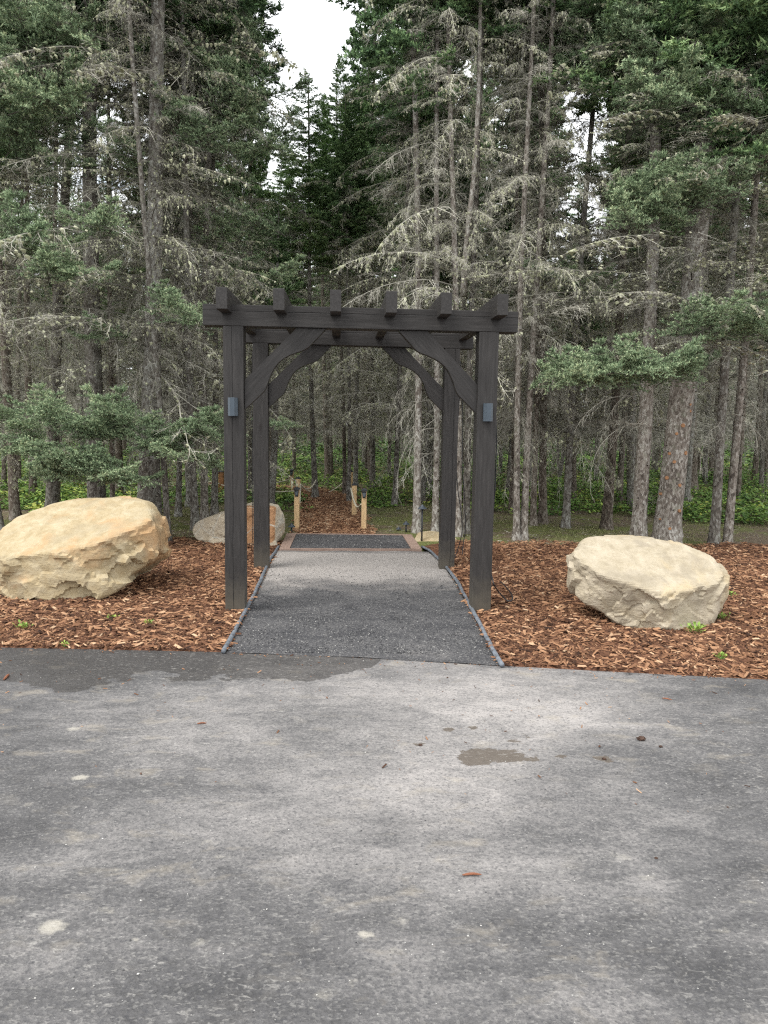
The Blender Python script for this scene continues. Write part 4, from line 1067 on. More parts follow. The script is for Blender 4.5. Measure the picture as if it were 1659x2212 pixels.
NGB = [green_bough(600 + i, 1.3, 22, 8, 6, 0.050, 0.021, 0.45, 0.10) for i in range(3)]
_gb = GB; GB = NGB
CROWN_NEAR = [crown_mesh(450 + i, 7.0, 1.35, 17, False) for i in range(2)]
GB = _gb
SPARSE = [dead_branch(700 + i, 1.7, 0.62, 0.9) for i in range(6)]
_db = DB; DB = SPARSE
BARE = [dead_band(720 + i, 1.9, 11, 0.85, 0.35, 0.35) for i in range(3)]
DB = _db
def trunk_mesh(H, r0, seed, seg=12, flare=0.5, bend=0.05, stubs=60, mat='bark', zmax_stub=7.0):
    r = np.random.RandomState(seed); zs = np.concatenate([[-0.15, 0.0, 0.06, 0.14, 0.26, 0.45], np.linspace(0.8, H, max(8, int(H * 1.3)))])
    ph1, ph2 = r.rand(2) * 6.28; V = []
    def cen(z): return np.array([bend * math.sin(z * 0.55 + ph1) - bend * math.sin(ph1), bend * math.sin(z * 0.43 + ph2) - bend * math.sin(ph2)]) * min(1, abs(z) / 1.0 + 0.0)
    def rad(z): return r0 * (1 - 0.80 * max(z, 0) / H) * (1 + flare * math.exp(-max(z, 0) / 0.16))
    lob = r.rand() * 6.28; nl = r.randint(3, 6)
    for z in zs:
        c = cen(max(z, 0)); rr = rad(z)
        for j in range(seg):
            a = 2 * math.pi * j / seg
            k = 1 + 0.22 * flare * math.exp(-max(z, 0) / 0.2) * math.cos(nl * a + lob) + 0.04 * r.randn()
            V.append((c[0] + rr * k * math.cos(a), c[1] + rr * k * math.sin(a), z))
    T = []; n = len(zs)
    for i in range(n - 1):
        for j in range(seg):
            a, b = i * seg + j, i * seg + (j + 1) % seg; T += [(a, b, b + seg), (a, b + seg, a + seg)]
    g = Geo(); g.add(V, T, 0.3)
    if stubs:
        z = 0.25 + r.rand(stubs) * min(H * 0.8, zmax_stub); a = r.rand(stubs) * 6.28
        c = np.array([cen(q) for q in z]); R_ = np.array([rad(q) for q in z]) * 0.96
        d = np.stack([np.cos(a), np.sin(a), 0.15 + 0 * a], 1); p = np.concatenate([c + d[:, :2] * R_[:, None], z[:, None]], 1)
        L = 0.012 + 0.022 * r.rand(stubs)
        seg_ribbon(p, p + d * L[:, None], np.clip(0.018 + 0.014 * r.rand(stubs), 0, r0 * 0.5), 0.007, 1.0, g)
    return g.mesh('trunk', MAT[mat], True), cen
FT = [trunk_mesh(13.0, 0.10, 900 + i, 8, 0.4, 0.10, 50, ('bark', 'bark3', 'bark', 'bark3')[i])[0] for i in range(4)]
rt = random.Random(21)

def tree(base, D_lean, w, H, cb, lb, grp=None, near=True, seed=0, mat='bark', dead0=1.8, dead_s=1.0, lich=True, crown=True, crown_s=1.0, flare=0.5, which=None, cz=None, bend=0.04):
    """base: point; D_lean: lean (dx, dy) per metre of height; w diameter; H height; cb height of lowest live boughs"""
    base = np.array(base, float); base[2] = float(floor_z(base[0], base[1])) + 0.0
    q = Vector((D_lean[0], D_lean[1], 1)).normalized().to_track_quat('Z', 'Y') if (abs(D_lean[0]) + abs(D_lean[1])) > 1e-6 else Euler((0, 0, 0)).to_quaternion()
    t = empty('spruce_tree', base, lb, 'tree', grp); t.rotation_euler = q.to_euler()
    # keep the yaw neutral so that lean alone remains
    t.rotation_euler = (Vector((0, 0, 1)).rotation_difference(Vector((D_lean[0], D_lean[1], 1)).normalized())).to_euler()
    if near:
        me, cen = trunk_mesh(H, w / 2, seed, 14, flare, bend, int(34 + w * 120), mat)
        ob('trunk', me, t)
    else:
        o = ob('trunk', FT[seed % 4], t); o.scale = (w / 0.2, w / 0.2, H / 13.0); o.rotation_euler = (0, 0, seed * 1.1)
    k = (seed if which is None else which) % 5
    if dead_s > 0:
        zt = max(1.0, (cb + 1.2 - dead0))
        o = ob('dead_branches', DEADB[k][0], t); o['kind'] = 'stuff'
        o.location = (0, 0, dead0); o.scale = (dead_s, dead_s, zt / 7.0 if zt > 3.5 else 0.6); o.rotation_euler = (0, 0, seed * 2.1)
        if lich:
            l = ob('lichen', DEADB[k][1], t); l['kind'] = 'stuff'
            l.location = o.location; l.scale = o.scale; l.rotation_euler = o.rotation_euler
    if crown and H > cb + 0.5:
        if near and base[1] < 12.6:
            o = ob('crown', CROWN_NEAR[seed % 2], t); s = 0.40 + 0.42 * crown_s
            o.location = (0, 0, cb); o.scale = (s, s, (H - 0.5 - cb) / 7.0); o.rotation_euler = (0, 0, seed * 1.7)
        else:
            o = ob('crown', CROWN[(seed + (cz or 0)) % 4], t)
            o.location = (0, 0, cb); s = crown_s * 0.64; o.scale = (s, s, (H + 0.1 - cb) / 8.0); o.rotation_euler = (0, 0, seed * 1.7)
    return t

TREES = [
 # bx, by, wpx, x2, y2, H, crown base, mat, dead0, dead_s, which, crown_s, label
 (1115,1161,14,1128,715,13.5,7.0,'bark2',2.3,.8,0,1.0,'slim pale spruce, left one of the close pair just right of the pergola'),
 (1131,1160,15.6,1154,641,13.5,6.6,'bark2',2.6,.8,1,1.0,'slim pale spruce leaning right, right one of the close pair just right of the pergola'),
 (1152,1137,13,1154,975,11,7.5,'bark3',2.2,.9,1,1.0,'thin brown spruce close behind the leaning pair right of the pergola'),
 (1172.5,1133,17,1170,975,12,7.0,'bark3',2.3,1.0,0,1.0,'brown spruce with flared foot, next right behind the leaning pair'),
 (1221,1139,16,1239,882,11.5,6.5,'bark',2.4,1.0,1,1.0,'slender spruce leaning right, standing alone between the pale pair and the dark crooked trunk'),
 (1310,1137,21,1323,938,12.5,6.2,'bark3',2.6,1.1,4,1.1,'dark crooked spruce with spreading roots left of the two thick trunks'),
 (1379,1168,31,1389,871,13.5,5.4,'bark2',2.0,1.0,0,1.6,'straight grey spruce touching the left side of the thickest trunk behind the cream boulder'),
 (1438,1170,55,1470,845,15,4.6,'bark2',2.5,1.25,3,2.2,'thickest leaning spruce with many sawn branch scars behind the cream boulder'),
 (1542,1172,21,1561,919,13,4.8,'bark',2.4,1.1,1,1.8,'grey spruce leaning right, left one of the pair at the right edge'),
 (1572,1172,18,1587,938,13,5.0,'bark2',2.6,1.0,4,1.7,'mottled grey spruce, right one of the pair at the right edge'),
 (1494,1064,24,1496,900,12,6.5,'bark3',2.2,1.1,0,1.2,'dark spruce back in the undergrowth right of the thickest trunk'),
 (1594,1087,10,1600,930,11,6,'bark3',2.0,1.0,2,1.0,'thin dark spruce behind the pair at the right edge'),
 (1105,1105,12,1108,930,11,7,'bark3',2.2,.9,2,1.0,'thin dark spruce behind the pale pair, in the undergrowth'),
 (681,1079,12.7,674,780,7.7,4.3,'bark',2.3,.75,1,1.1,'spruce trunk at the left edge of the chip trail where a rope ends'),
 (707.5,1046,12,706,900,8.8,4.9,'bark3',2.4,.8,0,1.0,'brown spruce trunk at the far end of the chip trail'),
 (745,1070,9.5,743,900,8.4,4.9,'bark3',2.3,.8,2,.8,'slim spruce, left one of the pair at the right of the trail end'),
 (753.5,1086,9,754,900,7.2,4.6,'bark',2.4,.7,1,.7,'slim spruce, right one of the pair at the right of the trail end'),
 (768,1058,10.6,772,900,9.1,5.0,'bark',2.4,.9,0,.9,'grey spruce just behind the paired trunks right of the trail'),
 (805,1054,12,806,900,13.5,6.0,'bark',2.6,1.0,4,1.1,'knotty spruce in the undergrowth seen through the middle right of the arch'),
 (852,1092,11.6,860,950,11.5,6.0,'bark',2.4,1.0,3,1.0,'spruce leaning right at the edge of the greenery, right half of the arch'),
 (901,1150,17,894,500,13.5,5.4,'bark2',2.5,.75,0,.8,'pale knotty spruce behind the tall path light'),
 (940,1150,14.5,944,900,12.5,6.4,'bark2',2.4,.7,1,1.0,'pale spruce close left of the right rear pergola post'),
 (990,1158,15,985,640,13.5,7.0,'bark2',2.6,.85,3,1.0,'pale forked spruce rising behind the right rear pergola post'),
 (1007,1152,16,1012,900,12,6.4,'bark',2.4,.7,4,1.0,'grey spruce seen between the two right pergola posts'),
 (840.5,1030,7,841,950,11,6.2,'bark3',2.2,.9,2,1.0,'thin distant spruce above the greenery in the right half of the arch'),
 (791.5,1030,6.5,790,950,10.5,6.4,'bark3',2.2,.9,0,.9,'very thin distant spruce right of the trail end'),
 (922,1036,15,921,950,12.5,6.4,'bark3',2.2,1.1,1,1.2,'dark distant spruce between the two pale trunks inside the arch'),
 (636,1022,8,634,950,9.2,4.6,'bark3',2.2,.9,2,1.15,'thin dark spruce behind the farthest rope post'),
 (33,1124,20,24,1000,12.5,5.0,'bark3',2.0,1.0,1,1.7,'brown spruce leaning left at the far left behind the big boulder'),
 (72,1076,16,70,960,11.5,6.0,'bark3',2.1,1.0,2,1.0,'brown spruce in the greenery behind the left end of the big boulder'),
 (112,1112,25,128,700,13.5,5.8,'bark',2.0,1.1,0,1.5,'stout spruce behind the left part of the big boulder, leaning right up high'),
 (124,1104,12,126,960,11,6.4,'bark3',2.0,.8,2,.8,'thin brown spruce pressed against the stout one behind the big boulder'),
 (209,1144,39,205,400,14.5,6.0,'bark',2.2,1.15,4,1.6,'very thick spruce behind the middle of the big boulder'),
 (243,1110,11,243,950,10.5,6.5,'bark3',2.0,.8,2,.9,'thin spruce between the two thick trunks behind the big boulder'),
 (312,1152,40,338,400,15,7.2,'bark',2.0,1.2,3,1.2,'thick tall spruce behind the right end of the big boulder'),
 (342,1134,16,340,1000,12.5,7.0,'bark',2.2,1.0,1,1.0,'dark spruce right beside the thick trunk at the big boulder'),
 (364,1166,14,355,1010,12.5,7.5,'bark',2.2,.9,0,1.0,'slim grey spruce at the mulch edge touching the big boulder on the right'),
 (385,1114,12.5,388,1000,11,6.5,'bark',2.1,.9,2,.9,'small spruce left of the three trunks between the big and the rusty boulder'),
 (422,1138,17,417,1000,12,6.6,'bark',2.1,1.0,1,1.0,'knotty spruce, left of the two nearer trunks behind the rusty boulder'),
 (441,1124,16,443,1000,12.5,6.0,'bark2',2.1,1.0,4,.55,'lighter spruce, right of the two nearer trunks behind the rusty boulder'),
 (463,1110,14,464,1000,12.5,5.6,'bark',2.1,1.0,0,.45,'spruce just left of the left front pergola post'),
 (2,1150,16,-12,1060,12,6.5,'bark',2.0,1.0,1,1.0,'grey trunk cut by the left border of the picture'),
 (9,1054,10,8,950,11,6,'bark3',2.0,1.0,2,1.0,'thin distant spruce by the rope at the far left'),
 (40,1056,12,40,950,11.5,6.2,'bark3',2.0,1.0,4,1.0,'distant spruce in the greenery at the far left'),
 (543,1068,13,540,900,13,5.2,'bark',2.2,.9,0,.55,'spruce seen between the two left pergola posts'),
 (588,1040,10,584,900,7.6,4.0,'bark3',2.2,.9,1,.9,'dark distant spruce just right of the left rear pergola post'),
]
TRO = []
occ = []
for i, (x, y, wp, x2, y2, H, cb, mt, d0, ds, wh, cs, lb) in enumerate(TREES):
    b = G(x, y, 0.09); D = b[1]; t = P(x2, y2, D); lean = (t[0] - b[0]) / (t[2] - b[2])
    w = wp * D / F
    tr = tree(b, (lean, 0.0), w, H, cb, lb, None, True, 50 + i, mt, (d0 if i in (0, 1, 6, 7, 8, 9, 20, 21, 22, 23, 30, 32, 34, 36) else 0.5 * d0) + 0.2 * rt.random(), ds * (0.8 + 0.3 * min(1.5, w / .12)), wh in (0, 1, 3, 4), True, cs * 1.0, 0.5 if w < 0.2 else 0.35, wh)
    if i not in (7, 28, 41, 13, 14, 15, 16):
        o = ob('bare_branches', BARE[i % 3][0], tr, kind='stuff'); o.location = (0, 0, 1.0 + 0.35 * rt.random()); o.rotation_euler = (0, 0, i * 1.3)
        sc_ = rt.uniform(0.55, 0.85); o.scale = (sc_, sc_, 1)
    TRO.append((tr, b, w, lean)); occ.append((b[0], b[1]))

# second stem of the forked spruce
tr, b, w, lean = TRO[22]
s0 = P(1002, 575, b[1]) - np.array([b[0], b[1], float(tr.location[2])]); pts = [P(x, y, b[1] - 0.02) for x, y in ((1000, 640), (1004, 570), (1012, 480), (1022, 400), (1029, 300), (1034, 200), (1037, 60), (1040, -160))]
inv = tr.matrix_basis.inverted()
pts = [np.array(inv @ Vector(p)) for p in pts]
Vt, Tt_ = tube_arr(resample(np.array(pts), 26), np.linspace(w * 0.42, w * 0.2, 26), 12); g = Geo(); g.add(Vt, Tt_, 0.3)
ob('forked_stem', g.mesh('forked_stem', MAT['bark2'], True), tr)

# sawn scars on the thick leaning trunk
tr, b, w, lean = TRO[7]
inv = tr.matrix_basis.inverted()
for (zx, zy, rr) in ((1182, 727, 9), (1185, 766, 8), (1138, 849, 11), (1104, 896, 8), (1157, 1007, 11), (1068, 1010, 8), (1090, 1057, 9), (1053, 1150, 10), (1119, 1191, 9), (1119, 1338, 9), (1060, 1438, 8), (1015, 1243, 7), (1016, 1388, 5)):
    px, py = 1042.4 + zx * .3717, 603.5 + zy * .3717
    q = P(px, py, b[1]); loc = np.array(inv @ Vector(q)); zz = loc[2]
    Rz = w / 2 * (1 - 0.8 * zz / 15) * (1 + 0.35 * math.exp(-zz / .16)); xx = max(-0.93, min(0.93, loc[0] / Rz))
    n = np.array([xx, -math.sqrt(1 - xx * xx), 0.1]); c = np.array([0, 0, zz]) + n * np.array([Rz, Rz, 0]) * 0.98
    rs = rr * .3717 / F * b[1] * 1.1
    Vt, Tt_ = tube_arr([c - n * 0.02, c + n * 0.016], [rs * 1.15, rs * 0.95], 10); g = Geo(); g.add(Vt, Tt_); ob('branch_scar', g.mesh('branch_scar', MAT['scar'], False), tr)

# ------------------------------------------------------------------ near live boughs
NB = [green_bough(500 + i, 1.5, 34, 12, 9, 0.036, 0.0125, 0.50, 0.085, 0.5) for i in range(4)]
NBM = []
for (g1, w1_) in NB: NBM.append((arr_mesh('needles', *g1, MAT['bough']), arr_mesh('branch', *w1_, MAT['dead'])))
def bough(ti, px, py, Y, yaw, s, tilt=0.0, k=0, zs=1.0):
    """bough whose middle is seen at px, py, belongs to tree ti"""
    tr = TRO[ti][0]; c = Vector(P(px, py, Y))
    R = Matrix.Rotation(yaw, 4, 'Z') @ Matrix.Rotation(-tilt, 4, 'Y')
    mid = R @ Vector((0.75 * s, 0, 0)); o = ob('bough', NBM[k % 4][1])
    M = Matrix.Translation(c - mid) @ R @ Matrix.Diagonal((s, s, s * zs, 1))
    o.parent = tr; o.matrix_parent_inverse = Matrix.Identity(4); o.matrix_local = tr.matrix_basis.inverted() @ M
    n = ob('needles', NBM[k % 4][0], o)
PI = math.pi
rb = random.Random(5)
def bough_row(ti, x0, y0, x1, y1, Y, n, s=0.55, spread=10, mode=None):
    for i in range(n):
        f = (i + 0.5) / n; px = x0 + (x1 - x0) * f + rb.uniform(-1, 1) * spread; py = y0 + (y1 - y0) * f + rb.uniform(-1, 1) * spread * 0.7
        yaw = rb.uniform(-PI, 0) if mode is None else mode + rb.uniform(-0.7, 0.7)
        bough(ti, px, py, Y + rb.uniform(-0.35, 0.35), yaw, s * rb.uniform(0.75, 1.2), rb.uniform(-0.15, 0.3), rb.randint(0, 3), rb.uniform(0.9, 1.4))
I_THICK_R, I_G, I_J, I_EL, I_GL, I_CL, I_PL = 7, 6, 9, 32, 34, 30, 39
bough_row(I_G, 1175, 832, 1310, 818, 9.3, 6, .50, 12)
bough_row(I_THICK_R, 1270, 815, 1500, 800, 9.0, 12, .55, 16)
bough_row(I_THICK_R, 1285, 800, 1480, 815, 9.2, 7, .50, 14)
bough_row(I_THICK_R, 1340, 430, 1560, 425, 9.3, 12, .60, 22)
bough_row(I_THICK_R, 1380, 385, 1450, 385, 9.3, 4, .55, 14)
bough_row(I_THICK_R, 1330, 470, 1480, 480, 9.6, 6, .50, 20)
bough_row(I_J, 1480, 705, 1680, 692, 9.2, 10, .55, 14)
bough_row(I_J, 1560, 730, 1680, 720, 9.5, 5, .5, 12)
bough_row(I_J, 1250, 40, 1659, 60, 10.2, 16, .75, 45)
bough_row(I_THICK_R, 1180, 590, 1330, 640, 10.6, 6, .45, 30)
# left side
bough_row(I_EL, 100, 1022, 280, 1028, 8.9, 12, .52, 16)
bough_row(I_EL, 70, 1035, 300, 1045, 9.1, 9, .42, 8)
bough_row(I_CL, 0, 960, 120, 985, 9.2, 8, .50, 18)
bough_row(I_CL, 0, 910, 60, 930, 9.3, 5, .50, 18)
bough_row(I_GL, 90, 900, 260, 935, 9.2, 10, .55, 20)
bough_row(I_GL, 180, 945, 330, 915, 9.4, 9, .52, 18)
bough_row(I_GL, 310, 965, 480, 935, 9.1, 13, .52, 18)
bough_row(I_GL, 320, 985, 470, 1005, 9.3, 6, .45, 14)
bough_row(I_GL, 340, 660, 440, 690, 9.3, 6, .48, 22)
bough_row(I_CL, 0, 520, 110, 530, 9.4, 7, .60, 26)
bough_row(I_CL, 100, 590, 190, 600, 9.2, 6, .50, 18)
bough_row(I_EL, 150, 500, 240, 490, 9.6, 4, .50, 18)
bough_row(I_EL, 180, 730, 240, 720, 9.8, 3, .40, 15)
bough_row(I_PL, 585, 915, 620, 925, 10.4, 3, .40, 14)
bough_row(I_PL, 470, 900, 475, 930, 9.6, 2, .40, 14)
bough_row(I_GL, 370, 250, 470, 330, 10.4, 8, .55, 40)
bough_row(I_CL, 0, 260, 150, 380, 10.2, 7, .60, 60)
bough_row(I_THICK_R, 1300, 110, 1659, 150, 9.8, 15, .80, 45)
bough_row(I_J, 1340, 215, 1660, 270, 9.6, 12, .70, 45)
bough_row(I_G, 1180, 60, 1310, 190, 10.4, 8, .65, 50)
bough_row(I_J, 1500, 340, 1660, 380, 9.9, 6, .60, 30)
bough_row(I_CL, 0, 60, 200, 110, 9.9, 12, .75, 45)
bough_row(I_CL, 0, 170, 120, 230, 9.8, 8, .65, 35)
bough_row(I_EL, 150, 300, 290, 360, 10.0, 7, .55, 40)
bough_row(40, 450, 60, 575, 330, 11.2, 20, .75, 60)
bough_row(40, 440, 380, 560, 600, 11.4, 10, .60, 60)
bough_row(18, 880, 40, 1100, 90, 12.5, 14, .75, 60)
bough_row(26, 800, 330, 860, 560, 16.0, 8, .75, 50)
bough_row(5, 1180, 610, 1260, 680, 11.6, 5, .45, 30)

# ------------------------------------------------------------------ more of the wood
zones = [
 ('slender spruce among many in the shade left of the pergola', 'shaded spruces of the left wood'),
 ('slender spruce among many in the shade seen through the arch', 'shaded spruces beyond the trail'),
 ('slender spruce among many in the shade right of the pergola', 'shaded spruces of the right wood'),
 ('distant spruce at the back of the wood', 'distant spruces at the back'),
]
trail_pts = tp
def add_random(n, y0, y1, dmin, seed, near_zone):
    r = random.Random(seed); made = 0; tries = 0
    while made < n and tries < 8000:
        tries += 1
        y = y0 + (y1 - y0) * r.random() ** 0.9; x = (r.random() * 2 - 1) * (0.56 * y + 1.5)
        if min((x - a) ** 2 + (y - b) ** 2 for a, b in occ) < dmin * dmin: continue
        if np.min(np.hypot(trail_pts[:, 0] - x, trail_pts[:, 1] - y)) < 0.9: continue
        px, py = proj((x, y, 0.1))
        H = r.uniform(9.5, 13.5); cb = H * (r.uniform(0.36, 0.48) if near_zone else r.uniform(0.42, 0.55))
        lim = None
        if 520 < px < 815: lim = np.interp(px, [520, 560, 590, 640, 760, 790, 815], [120, 360, 480, 500, 430, 250, 100])
        if 1185 < px < 1335 and y > 13: lim = 380 + r.uniform(-60, 240)
        if 60 < px < 310 and y > 13: lim = r.uniform(200, 560)
        if lim is not None:
            zt = P(px, lim, y)[2]; H = min(H, zt); 
            if H < 4.5: H = 4.5
            cb = min(cb, H * 0.55)
        if near_zone: z = 0 if px < 560 else (1 if px < 1010 else 2)
        else: z = 3
        k = made + seed
        tree((x, y, 0), (r.gauss(0, .012), r.gauss(0, .012)), r.uniform(0.09, 0.17), H, cb, zones[z][0], zones[z][1], False, k, 'bark', (0.75 + r.random() * 0.6) if near_zone else (0.7 + r.random() * 0.7), r.uniform(0.8, 1.1) if near_zone else r.uniform(0.9, 1.3), k % 3 == 0, True, r.uniform(0.8, 1.1) * min(1, H / 9), which=r.randrange(5))
        occ.append((x, y)); made += 1
add_random(62, 13.2, 24, 1.05, 5, True)
add_random(95, 24, 44, 1.3, 9, False)
add_random(95, 44, 70, 1.8, 13, False)

# ------------------------------------------------------------------ undergrowth, grass, litter
def undergrowth():
    r = np.random.RandomState(17); g = Geo()
    N = 5200
    y = 12.0 + 26 * r.rand(N) ** 1.5; x = (r.rand(N) * 2 - 1) * (0.56 * y + 1.5)
    front = 12.9 + 0.8 * np.sin(x * 0.7 + 1) + 0.5 * np.sin(x * 1.9) + np.where((x < -2.2) & (x > -4.6), 1.6, 0) - np.where(x < -5, 0.9, 0)
    dtr = np.min(np.hypot(x[:, None] - tp[None, :, 0], y[:, None] - tp[None, :, 1]), 1)
    k = (y > front) & (dtr > 0.55)
    x, y = x[k], y[k]; n = len(x); K = 30
    h = (0.12 + 0.22 * r.rand(n)) * np.where((y < 17) & (x > -3.4) & (x < 0.3), 0.55, 1.0) * np.clip((y - front[k]) / 1.2 + 0.35, 0.3, 1); spread = 0.16 + 0.14 * r.rand(n)
    z0 = floor_z(x, y); tone = np.clip(0.42 + 0.17 * r.randn(n) + 0.12 * np.sin(x * 0.9) * np.sin(y * 0.6) - 0.22 * np.clip((y - 17) / 12, 0, 1), 0, 1)  # leaf tone falls with distance: forest shade put into the colour
    big = 1 + np.clip((y - 18) / 22, 0, 1) * 0.8
    a = r.rand(n, K) * 6.28; rr = spread[:, None] * np.sqrt(r.rand(n, K)); hz = h[:, None] * (0.25 + 0.75 * r.rand(n, K))
    cx = x[:, None] + rr * np.cos(a); cy2 = y[:, None] + rr * np.sin(a); cz = z0[:, None] + hz
    C = np.stack([cx, cy2, cz], 2).reshape(-1, 3); m = n * K
    L = ((0.022 + 0.026 * r.rand(n, K)) * big[:, None]).reshape(-1, 1)
    d = np.stack([np.cos(a), np.sin(a), r.rand(n, K) * 0.7 - 0.25], 2).reshape(-1, 3) + r.randn(m, 3) * 0.25; d /= np.linalg.norm(d, axis=1)[:, None]
    s = np.cross(d, np.array([0, 0, 1.0]) + r.randn(m, 3) * 0.35); s /= np.linalg.norm(s, axis=1)[:, None]
    V = np.stack([C - d * L, C + s * L * 0.55, C + d * L * 1.1, C - s * L * 0.55], 1).reshape(-1, 3)
    T = (np.arange(m)[:, None, None] * 4 + np.array([(0, 1, 2), (0, 2, 3)])[None]).reshape(-1, 3)
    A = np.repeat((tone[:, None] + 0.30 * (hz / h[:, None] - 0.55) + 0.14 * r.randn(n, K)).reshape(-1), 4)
    g.add(V, T, np.clip(A, 0, 1))
    # stems
    p0 = np.stack([x, y, z0], 1); p1 = p0 + np.stack([0.06 * r.randn(n), 0.06 * r.randn(n), h * 0.95], 1)
    seg_ribbon(p0, p1, 0.008, None, 0.25, g)
    return g.mesh('undergrowth', MAT['leaf'])
def far_cover():
    r = np.random.RandomState(29); g = Geo(); m = 26000
    y = 36 + 40 * r.rand(m) ** 1.3; x = (r.rand(m) * 2 - 1) * (0.58 * y + 2)
    C = np.stack([x, y, floor_z(x, y) + 0.04 + 0.22 * r.rand(m) ** 1.5], 1)
    d = r.randn(m, 3); d[:, 2] *= 0.4; d /= np.linalg.norm(d, axis=1)[:, None]; s_ = np.cross(d, np.array([0, 0, 1.0]) + r.randn(m, 3) * 0.4); s_ /= np.linalg.norm(s_, axis=1)[:, None]
    L = (0.08 + 0.10 * r.rand(m))[:, None]
    V = np.stack([C - d * L, C + s_ * L * 0.6, C + d * L, C - s_ * L * 0.6], 1).reshape(-1, 3)
    T = (np.arange(m)[:, None, None] * 4 + np.array([(0, 1, 2), (0, 2, 3)])[None]).reshape(-1, 3)
    g.add(V, T, np.repeat(np.clip(0.16 + 0.12 * r.randn(m), 0, 1), 4)); return g.mesh('undergrowth', MAT['leaf'])  # low leaf tone paints in the darkness deep in the wood
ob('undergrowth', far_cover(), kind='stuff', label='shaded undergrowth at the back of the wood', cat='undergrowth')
def far_wood():
    r = np.random.RandomState(41); g = Geo(); nt_ = 420
    ty = 70 + 22 * r.rand(nt_); tx = (r.rand(nt_) * 2 - 1) * (0.62 * ty + 3); K = 260
    px = np.array([proj((a, b, 1.0))[0] for a, b in zip(tx, ty)])
    Ht = 9.5 + 4 * r.rand(nt_); Ht = np.where((px > 540) & (px < 820), 8.5 + 2.0 * r.rand(nt_), Ht)
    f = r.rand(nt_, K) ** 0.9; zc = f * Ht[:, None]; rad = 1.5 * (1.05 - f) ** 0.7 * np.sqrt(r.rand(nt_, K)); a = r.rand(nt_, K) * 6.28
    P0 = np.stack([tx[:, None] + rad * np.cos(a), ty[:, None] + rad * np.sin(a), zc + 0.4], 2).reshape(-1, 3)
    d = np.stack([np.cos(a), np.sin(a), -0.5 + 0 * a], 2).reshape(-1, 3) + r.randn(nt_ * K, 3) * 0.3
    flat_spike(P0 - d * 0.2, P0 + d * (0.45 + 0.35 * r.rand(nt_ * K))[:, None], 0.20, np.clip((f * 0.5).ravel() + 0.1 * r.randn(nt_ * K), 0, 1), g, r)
    p0 = np.stack([tx, ty, 0 * tx - 0.2 + 0.5], 1); seg_ribbon(p0 - [0, 0, 0.6], p0 + np.stack([0 * tx, 0 * tx, Ht], 1), 0.22, 0.04, 0.1, g)
    return g.mesh('far_wood', MAT['needle'])
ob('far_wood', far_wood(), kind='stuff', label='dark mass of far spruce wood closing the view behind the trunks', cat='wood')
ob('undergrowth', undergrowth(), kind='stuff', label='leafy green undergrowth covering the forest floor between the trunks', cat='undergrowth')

def grass(name, n, fn, h0, h1, seed, mat='grass'):
    r = np.random.RandomState(seed); g = Geo(); x, y = fn(r, n); n = len(x); z = floor_z(x, y)
    h = h0 + (h1 - h0) * r.rand(n); p0 = np.stack([x, y, z - 0.004], 1)
    d = np.stack([r.randn(n) * 0.5, r.randn(n) * 0.5, np.ones(n)], 1)
    flat_spike(p0, p0 + d * h[:, None], 0.006 + 0.004 * r.rand(n), np.clip(0.5 + 0.25 * r.randn(n), 0, 1), g, r)
    return g.mesh(name, MAT[mat])
def gz(r, n):
    y = 9.7 + 5.5 * r.rand(n) ** 1.2; x = (r.rand(n) * 2 - 1) * (0.56 * y + 1)
    c = np.sin(x * 1.3 + 0.4) * np.sin(y * 1.1) + 0.5 * np.sin(x * 3.7) * np.sin(y * 3.1 + 1) + 0.35 * r.randn(n)
    dtr = np.min(np.hypot(x[:, None] - tp[None, :, 0], y[:, None] - tp[None, :, 1]), 1)
    land = (x > -1.25) & (x < 0.6) & (y < 10.6)
    k = (c > 0.0) & (dtr > 0.5) & ~land & (y > BED_BACK + 0.10)
    return x[k], y[k]
ob('moss_grass', grass('moss_grass', 60000, gz, 0.012, 0.05, 6), kind='stuff', label='thin short grass and moss on the ground in front of the trees', cat='grass')
def litter():
    r = np.random.RandomState(77); n = 5200; y = 9.75 + 5 * r.rand(n) ** 1.3; x = (r.rand(n) * 2 - 1) * (0.56 * y + 1); g = Geo()
    z = floor_z(x, y) + 0.008; a = r.rand(n) * 6.28; L = 0.02 + 0.10 * r.rand(n) ** 3
    k = ~((x > -1.25) & (x < 0.6) & (y < 10.6)); x, y, z, a, L = x[k], y[k], z[k], a[k], L[k]
    p = np.stack([x, y, z], 1); d = np.stack([np.cos(a), np.sin(a), 0.12 * r.randn(len(a))], 1)
    seg_ribbon(p, p + d * L[:, None], 0.006, None, r.rand(len(x)), g)
    return g.mesh('twig_litter', MAT['dead'])
ob('twig_litter', litter(), kind='stuff', label='fallen twigs and needles littering the bare ground under the trees', cat='litter')

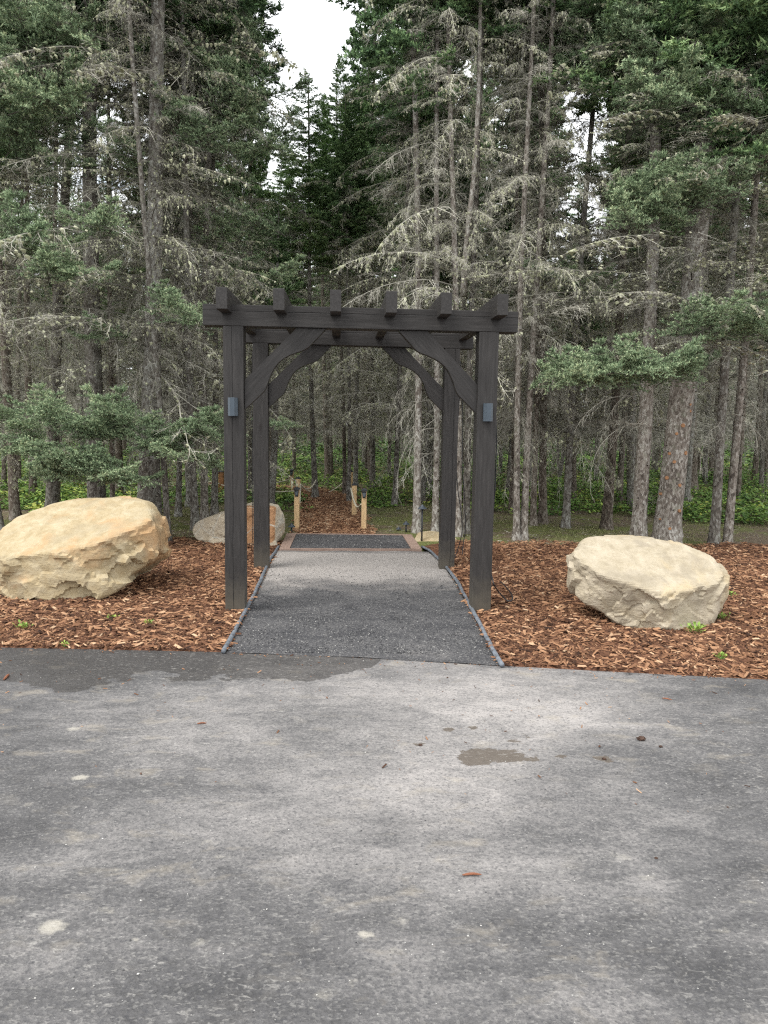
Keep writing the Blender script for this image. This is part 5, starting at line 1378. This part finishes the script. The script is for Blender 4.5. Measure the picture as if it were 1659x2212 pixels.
# small weeds in the mulch
def weed(px, py, s, lb, seed):
    c = G(px, py, 0.10); c[2] = float(bed_z(c[0], c[1])); r = np.random.RandomState(seed); g = Geo(); m = 46
    a = r.rand(m) * 6.28; el_ = 0.25 + r.rand(m) * 0.9; d = np.stack([np.cos(a) * np.cos(el_), np.sin(a) * np.cos(el_), np.sin(el_)], 1)
    base = r.randn(m, 3) * s * 0.25; base[:, 2] = 0
    L = s * (0.4 + 0.7 * r.rand(m)); seg_ribbon(base, base + d * (L * 0.6)[:, None], 0.004, None, 0.5, g)
    C = base + d * (L * 0.6)[:, None]; sd_ = np.cross(d, [0, 0, 1.0]); sd_ /= np.linalg.norm(sd_, axis=1)[:, None]
    lf = (0.35 * s * (0.5 + r.rand(m)))[:, None]
    V = np.stack([C, C + d * lf * .5 + sd_ * lf * .3, C + d * lf, C + d * lf * .5 - sd_ * lf * .3], 1).reshape(-1, 3)
    g.add(V, (np.arange(m)[:, None, None] * 4 + np.array([(0, 1, 2), (0, 2, 3)])[None]).reshape(-1, 3), np.repeat(0.6 + 0.3 * r.rand(m), 4))
    ob('weed', g.mesh('weed', MAT['leaf']), None, c, None, lb, 'weed', 'small green weeds in the mulch')
weed(1500, 1345, 0.10, 'largest green weed, under the right end of the cream boulder', 1)
weed(1560, 1318, 0.07, 'green weed sprouting just right of the cream boulder foot', 2)
weed(1580, 1272, 0.06, 'small green weed at the right side of the cream boulder', 3)
weed(1560, 1397, 0.055, 'small green weed in the open mulch below the cream boulder', 4)
weed(243, 1318, 0.045, 'small green weed below the front of the big tan boulder', 5)
weed(322, 1328, 0.045, 'tiny green weed in the mulch between the big boulder and the left post', 6)
weed(140, 1368, 0.04, 'tiny green weed near the asphalt edge at left', 7)
weed(48, 1335, 0.07, 'dry grey green weed tuft at the left border of the mulch', 8)

# ------------------------------------------------------------------ debris on the lot
def stick(px, py, px2, py2, w, lb, mat='stick'):
    a, b = G(px, py, 0.006), G(px2, py2, 0.006); p = resample(np.array([a, (a + b) / 2 + np.array([0, 0.004, 0.002]), b]), 6)
    Vt, Tt_ = tube_arr(p, np.array([.5, .9, 1, 1, .8, .35]) * w, 6); g = Geo(); g.add(Vt, Tt_); ob('bark_splinter', g.mesh('bark_splinter', MAT[mat]), label=lb, cat='splinter')
stick(999, 1890, 1040, 1889, 0.0045, 'reddish wood splinter lying alone on the asphalt in the centre foreground')
stick(1430, 1508, 1452, 1512, 0.004, 'dark splinter on the asphalt below the cream boulder')
stick(426, 1563, 446, 1562, 0.004, 'orange splinter on the asphalt left of centre')
stick(8, 1468, 20, 1456, 0.008, 'wood chip on the wet asphalt at the left border')
def clod(px, py, s, lb, seed, mat='mud'):
    c = G(px, py, 0.0); D, T = ico(3); r = np.random.RandomState(seed)
    nz = np.array([mn.fractal(Vector(d * 2.4 + seed), 1, 2, 4) for d in D]); V = D * (1 + 0.55 * nz)[:, None] * np.array([s, s * .8, s * .5]); V[:, 2] += s * 0.25
    ob('soil_clod', arr_mesh('soil_clod', V, T, None, MAT[mat]), None, c, None, lb, 'soil clod')
clod(1385, 1597, 0.020, 'dark brown clod of soil on the asphalt right of centre', 1)
clod(1427, 1613, 0.009, 'small dark clod just right of the larger one', 2)
clod(1417, 1854, 0.006, 'tiny dark pebble on the asphalt in the right foreground', 3)
clod(1305, 1640, 0.010, 'flattened dark mud lump below the larger clod', 4)
clod(908, 1610, 0.009, 'small mud lump left of the muddy stain', 5)
